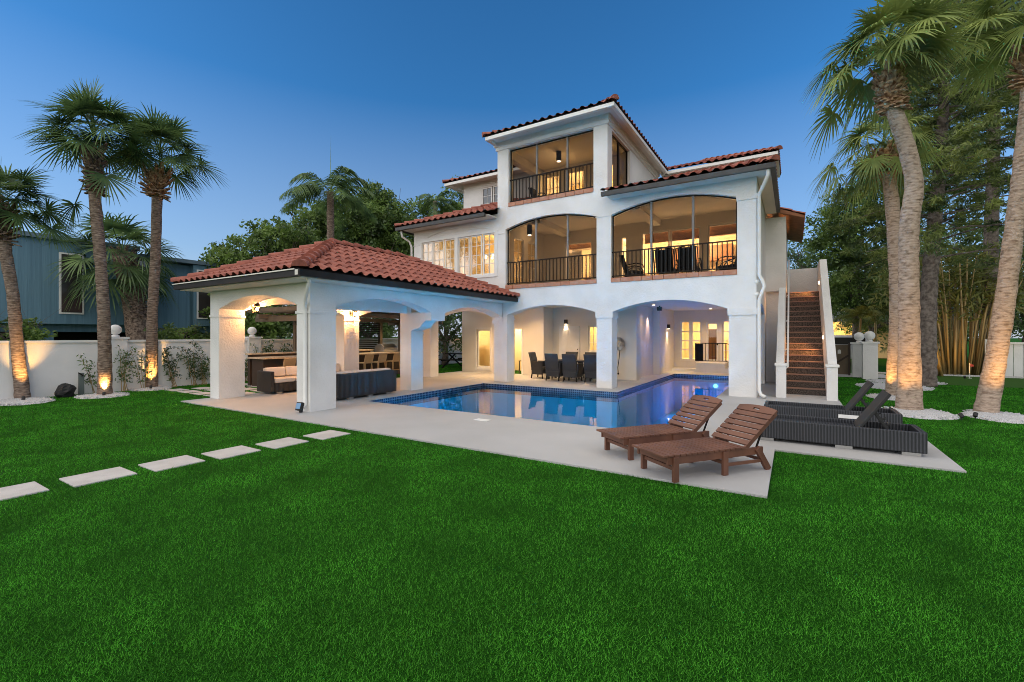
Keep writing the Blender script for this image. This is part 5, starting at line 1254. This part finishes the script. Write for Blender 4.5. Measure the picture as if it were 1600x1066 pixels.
# ---- right side
rg = np.random.default_rng(77); r2 = random.Random(77)
cb = G0(1449,14.6); cpts = [cb, tuple(at(1450,480,14.6)), tuple(at(1460,350,14.8)), tuple(at(1470,240,15)), tuple(at(1476,120,15)), tuple(at(1482,-20,15)), tuple(at(1486,-160,15))]
def conifer(label, cpts, rad, seed, nb, L0, q0, west):
    r2 = random.Random(seed); rg = np.random.default_rng(seed)
    t = thing('conifer', cpts[0], label, 'tree', 'tall conifers behind the pale palms')
    trunk_mesh('trunk', cpts, rad, 'bark', t, seed=seed, ring=.05)
    mb = MB(); tips = []
    for i in range(nb):
        q = q0+(1-q0)*((i+.5)/nb); k = q*(len(cpts)-1); j = min(int(k), len(cpts)-2); p = Vector(cpts[j]).lerp(Vector(cpts[j+1]), k-j)
        az = i*2.4+r2.uniform(-.3,.3); L = (L0-1.9*q)*r2.uniform(.7,1.1); dr = Vector((math.cos(az), math.sin(az), .0)); P = [p]
        if dr.x < -.2: L *= west
        for s_ in (.3,.6,1): P.append(p + dr*L*s_ + Vector((0,0,L*(.22*s_-.30*s_*s_))))
        mb.tube(P, (.035,.025,.016,.008), 5, cap=False)
        for s_ in np.linspace(.3 if q > .4 else .5,1.03,9):
            kk = s_*3; jj = min(int(kk),2); pp = P[jj].lerp(P[jj+1], min(kk-jj,1.1)); sd = Vector((-dr.y,dr.x,0))
            for _ in range(2 if q > .35 else 1): tips.append(np.array(pp + sd*r2.uniform(-.42,.42)*(1.15-s_*.4) + Vector((0,0,r2.uniform(-.25,.08)))))
    mb.build('branch', M['bark'], t)
    V, F = leaf_cloud(rg, np.array(tips), 44, .25, .20, .5, .17); np_mesh('crown', V, F, M['needle'], t)
conifer('tall dark conifer with grey trunk standing right behind the biggest pale palm', cpts, (.25,.22,.19,.16,.13,.10,.06), 9, 110, 4.9, .26, .6)
c2 = G0(1545,19); conifer('second tall conifer rising behind the clump of leaning canes', [c2]+[tuple(at(x,y,19)) for x,y in ((1548,400),(1552,250),(1556,100),(1560,-60),(1562,-220))], (.26,.23,.2,.16,.12,.06), 11, 110, 5.6, .3, .8)
G2 = 'dense trees on the right beyond the lawn'
tree('leafy_tree', 'leafy tree with bright outer leaves between the house roof and the pale palms', G0(1340,25), [B(1335,320,24,1.5),B(1310,360,24,1.5),B(1300,390,24.5,1.3),B(1360,380,24,2.0),B(1345,430,24,2.2),B(1370,310,24,1.5),B(1325,455,24,1.6),B(1298,345,24,.9)], 41, ncl=480, nl=46, crad=.42, size=.17, group=G2)
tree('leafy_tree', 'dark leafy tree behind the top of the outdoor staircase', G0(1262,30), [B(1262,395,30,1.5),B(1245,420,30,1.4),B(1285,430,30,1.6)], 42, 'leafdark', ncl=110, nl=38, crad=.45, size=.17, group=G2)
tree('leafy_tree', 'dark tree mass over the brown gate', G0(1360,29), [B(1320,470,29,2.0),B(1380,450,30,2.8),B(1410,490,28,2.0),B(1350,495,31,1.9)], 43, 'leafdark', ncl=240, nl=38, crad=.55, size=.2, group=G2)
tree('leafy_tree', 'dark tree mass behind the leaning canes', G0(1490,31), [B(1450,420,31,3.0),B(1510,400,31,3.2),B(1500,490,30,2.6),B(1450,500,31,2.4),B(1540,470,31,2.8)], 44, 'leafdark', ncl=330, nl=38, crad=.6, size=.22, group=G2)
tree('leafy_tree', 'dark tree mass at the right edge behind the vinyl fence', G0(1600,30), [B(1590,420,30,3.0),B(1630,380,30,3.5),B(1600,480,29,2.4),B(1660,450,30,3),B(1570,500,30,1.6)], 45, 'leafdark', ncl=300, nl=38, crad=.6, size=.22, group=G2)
for i, (px, py, f, r_, lab) in enumerate(((1345,480,22,1.7,'arching feather-leaved palm left of the white gate piers'), (1395,470,23,2.0,'feather-leaved palm behind the white gate piers'), (1425,520,20,1.3,'small feather-leaved palm left of the leaning canes'), (1365,440,25,2.0,'taller feather-leaved palm over the brown gate'))):
    feather_palm('areca_palm', lab, at(px,py+18,f), G0(px,f), r_, 15, 90+i, .05, 'leafyellow', 1.25, 'palm tree', 'feather-leaved palms on the right', .04, 26, None, 'bamboo', .45, .1)
# leaning clump of canes
t = thing('cane_clump', G0(1490,19.5), 'big clump of leaning yellow canes lit from below behind the lawn', 'bamboo')
V = []; F = []; pts_ = []
for i in range(78):
    px0 = 1447+ (i*97 % 78)*1.25; f0 = 18.6+r2.uniform(-.5,.9); lean = (px0-1500)*.85+r2.uniform(-14,14); b = at(px0, 583, f0); top_y = r2.uniform(395,470)
    e_ = at(px0+lean*1.3, top_y, f0+r2.uniform(-.3,.8)); m_ = at(px0+lean*.45, (583+top_y)/2, f0)
    mb = MB(); r_ = r2.uniform(.02,.045); mb.tube([(b.x,b.y,GZ), m_, e_], (r_*1.3, r_, r_*.6), 7); mb.build('cane', M['bamboo'], t, smooth=True)
    if i % 2 == 0: pts_.append(np.array(e_)); pts_.append(np.array(m_.lerp(e_,.6)))
V, F = leaf_cloud(rg, np.array(pts_), 46, .75, .42, .9, .16); np_mesh('foliage', V, F, M['leafyellow'], t)
# ================================================================== uplights
def uplight(loc, aim, pw, lab, size=R(60)):
    t = thing('ground_spotlight', loc, lab, 'spotlight', 'small spotlights at the foot of the palms and canes')
    mb = MB(); dv = (Vector(aim)-Vector(loc)).normalized(); p = Vector(loc)+Vector((0,0,.06)); mb.tube([p-dv*.03, p+dv*.05], .035, 10); mb.tube([Vector(loc)-Vector((0,0,.06)), p], .01, 6); mb.build('housing', M['black'], t)
    mb = MB(); mb.tube([p+dv*.0505, p+dv*.053], .028, 10); mb.build('lens', M['downlight'], t)
    light('SPOT', 'uplight', tuple(p+dv*.07), pw, (1,.52,.14), .03, dv.to_track_quat('-Z','Y').to_euler(), size, .9, parent=t)
for (cx, cy), tx, pw, lab in (((-15.98,3.16),(-16.47,3.27),13,'spotlight at the foot of the leftmost palm'), ((-15.42,4.52),(-15.93,4.7),14,'spotlight at the foot of the tallest left palm'), ((-16.24,5.84),(-16.75,6.05),13,'spotlight at the foot of the slim left palm')):
    uplight((cx,cy,0), (tx[0],tx[1],.75), pw*8, lab, R(46))
uplight((1.72,12.15,0), (2.05,12.6,1.0), 30, 'spotlight left of the big pale palm'); uplight((2.75,11.95,0), (2.3,12.6,1.0), 34, 'spotlight right of the big pale palm')
uplight((3.0,12.2,0), (3.38,12.9,1.0), 34, 'spotlight left of the palm at the right edge'); uplight((3.95,12.3,0), (3.5,12.9,1.0), 50, 'spotlight right of the palm at the right edge')
uplight((1.95,15.0,0), (2.2,15.6,1.0), 40, 'spotlight by the slimmer palm behind the big one')
uplight((4.35,23.2,.0), (4.8,24.6,1.3) , 40, 'spotlight before the left half of the canes', R(90)); uplight((5.4,23.1,.0), (5.7,24.5,1.3), 40, 'spotlight before the right half of the canes', R(90))
uplight((2.9,23.9,.0), (3.4,25.8,1.4), 50, 'spotlight behind the white gate piers', R(90))
uplight((-15.2,19.6,0), (-15.8,21,1.5), 60, 'spotlight under the tree by the picnic table', R(80))

# ================================================================== turf blades
def blades():
    rg = np.random.default_rng(5); n = 1400000
    fmax, fmin = 30., .2
    # depth density ~ n(f)*(width)
    f = np.linspace(fmin, fmax, 2000); pdf = (2.6*f+6.4)/(1+(f/2.7)**2); cdf = np.cumsum(pdf); cdf /= cdf[-1]
    ff = np.interp(rg.random(n), cdf, f); r = (rg.random(n)*2-1)*(1.3*ff+3.2)
    x = FW[0]*ff+RT[0]*r; y = FW[1]*ff+RT[1]*r
    keep = (x > -16.78) & (x < 9) & (y > -4) & (y < 24.7)
    def out(x0, x1, y0, y1): 
        nonlocal keep; keep &= ~((x > x0) & (x < x1) & (y > y0) & (y < y1))
    e_ = -.008
    for q in DECK: out(q[0]-e_, q[1]+e_, q[2]-e_, q[3]+e_)
    out(PX0,PX2,PY0,PY2); out(-12.76,-.2,5.2,23); out(.9,3.2,21.9,24.2); out(-.3,.95,13,23); out(2.2,11,20.2,25)
    for q in STONES+PADS: out(q[0]-.008, q[1]+.008, q[2]-.008, q[3]+.008)
    out(-14.8,-14.0,9.2,13.7)
    for cx, cy, a, b in BEDS: keep &= ((x-cx)/a)**2+((y-cy)/b)**2 > .97
    x = x[keep]; y = y[keep]; ff = ff[keep]; n = len(x)
    h = (.015+.011*rg.random(n))*np.clip(.85+ff*.02,0,1.3); w_ = np.maximum(.0036, .0011*ff)*(.8+.5*rg.random(n))
    az = rg.random(n)*2*np.pi; ln = rg.random(n)*1.7; az2 = az+np.pi/2+rg.normal(size=n)*.5
    bx = np.stack((x-np.cos(az)*w_/2, y-np.sin(az)*w_/2, np.full(n,GZ)),1); cx = np.stack((x+np.cos(az)*w_/2, y+np.sin(az)*w_/2, np.full(n,GZ)),1)
    tx = np.stack((x+np.cos(az2)*ln*h, y+np.sin(az2)*ln*h, GZ+h),1)
    V = np.stack((bx,cx,tx),1).reshape(-1,3); F = np.arange(n*3).reshape(-1,3)
    o = np_mesh('lawn_grass', V, F, M['turf']); tag(o, 'thick bright green turf in front of and around the house', 'grass', kind='stuff')
blades()
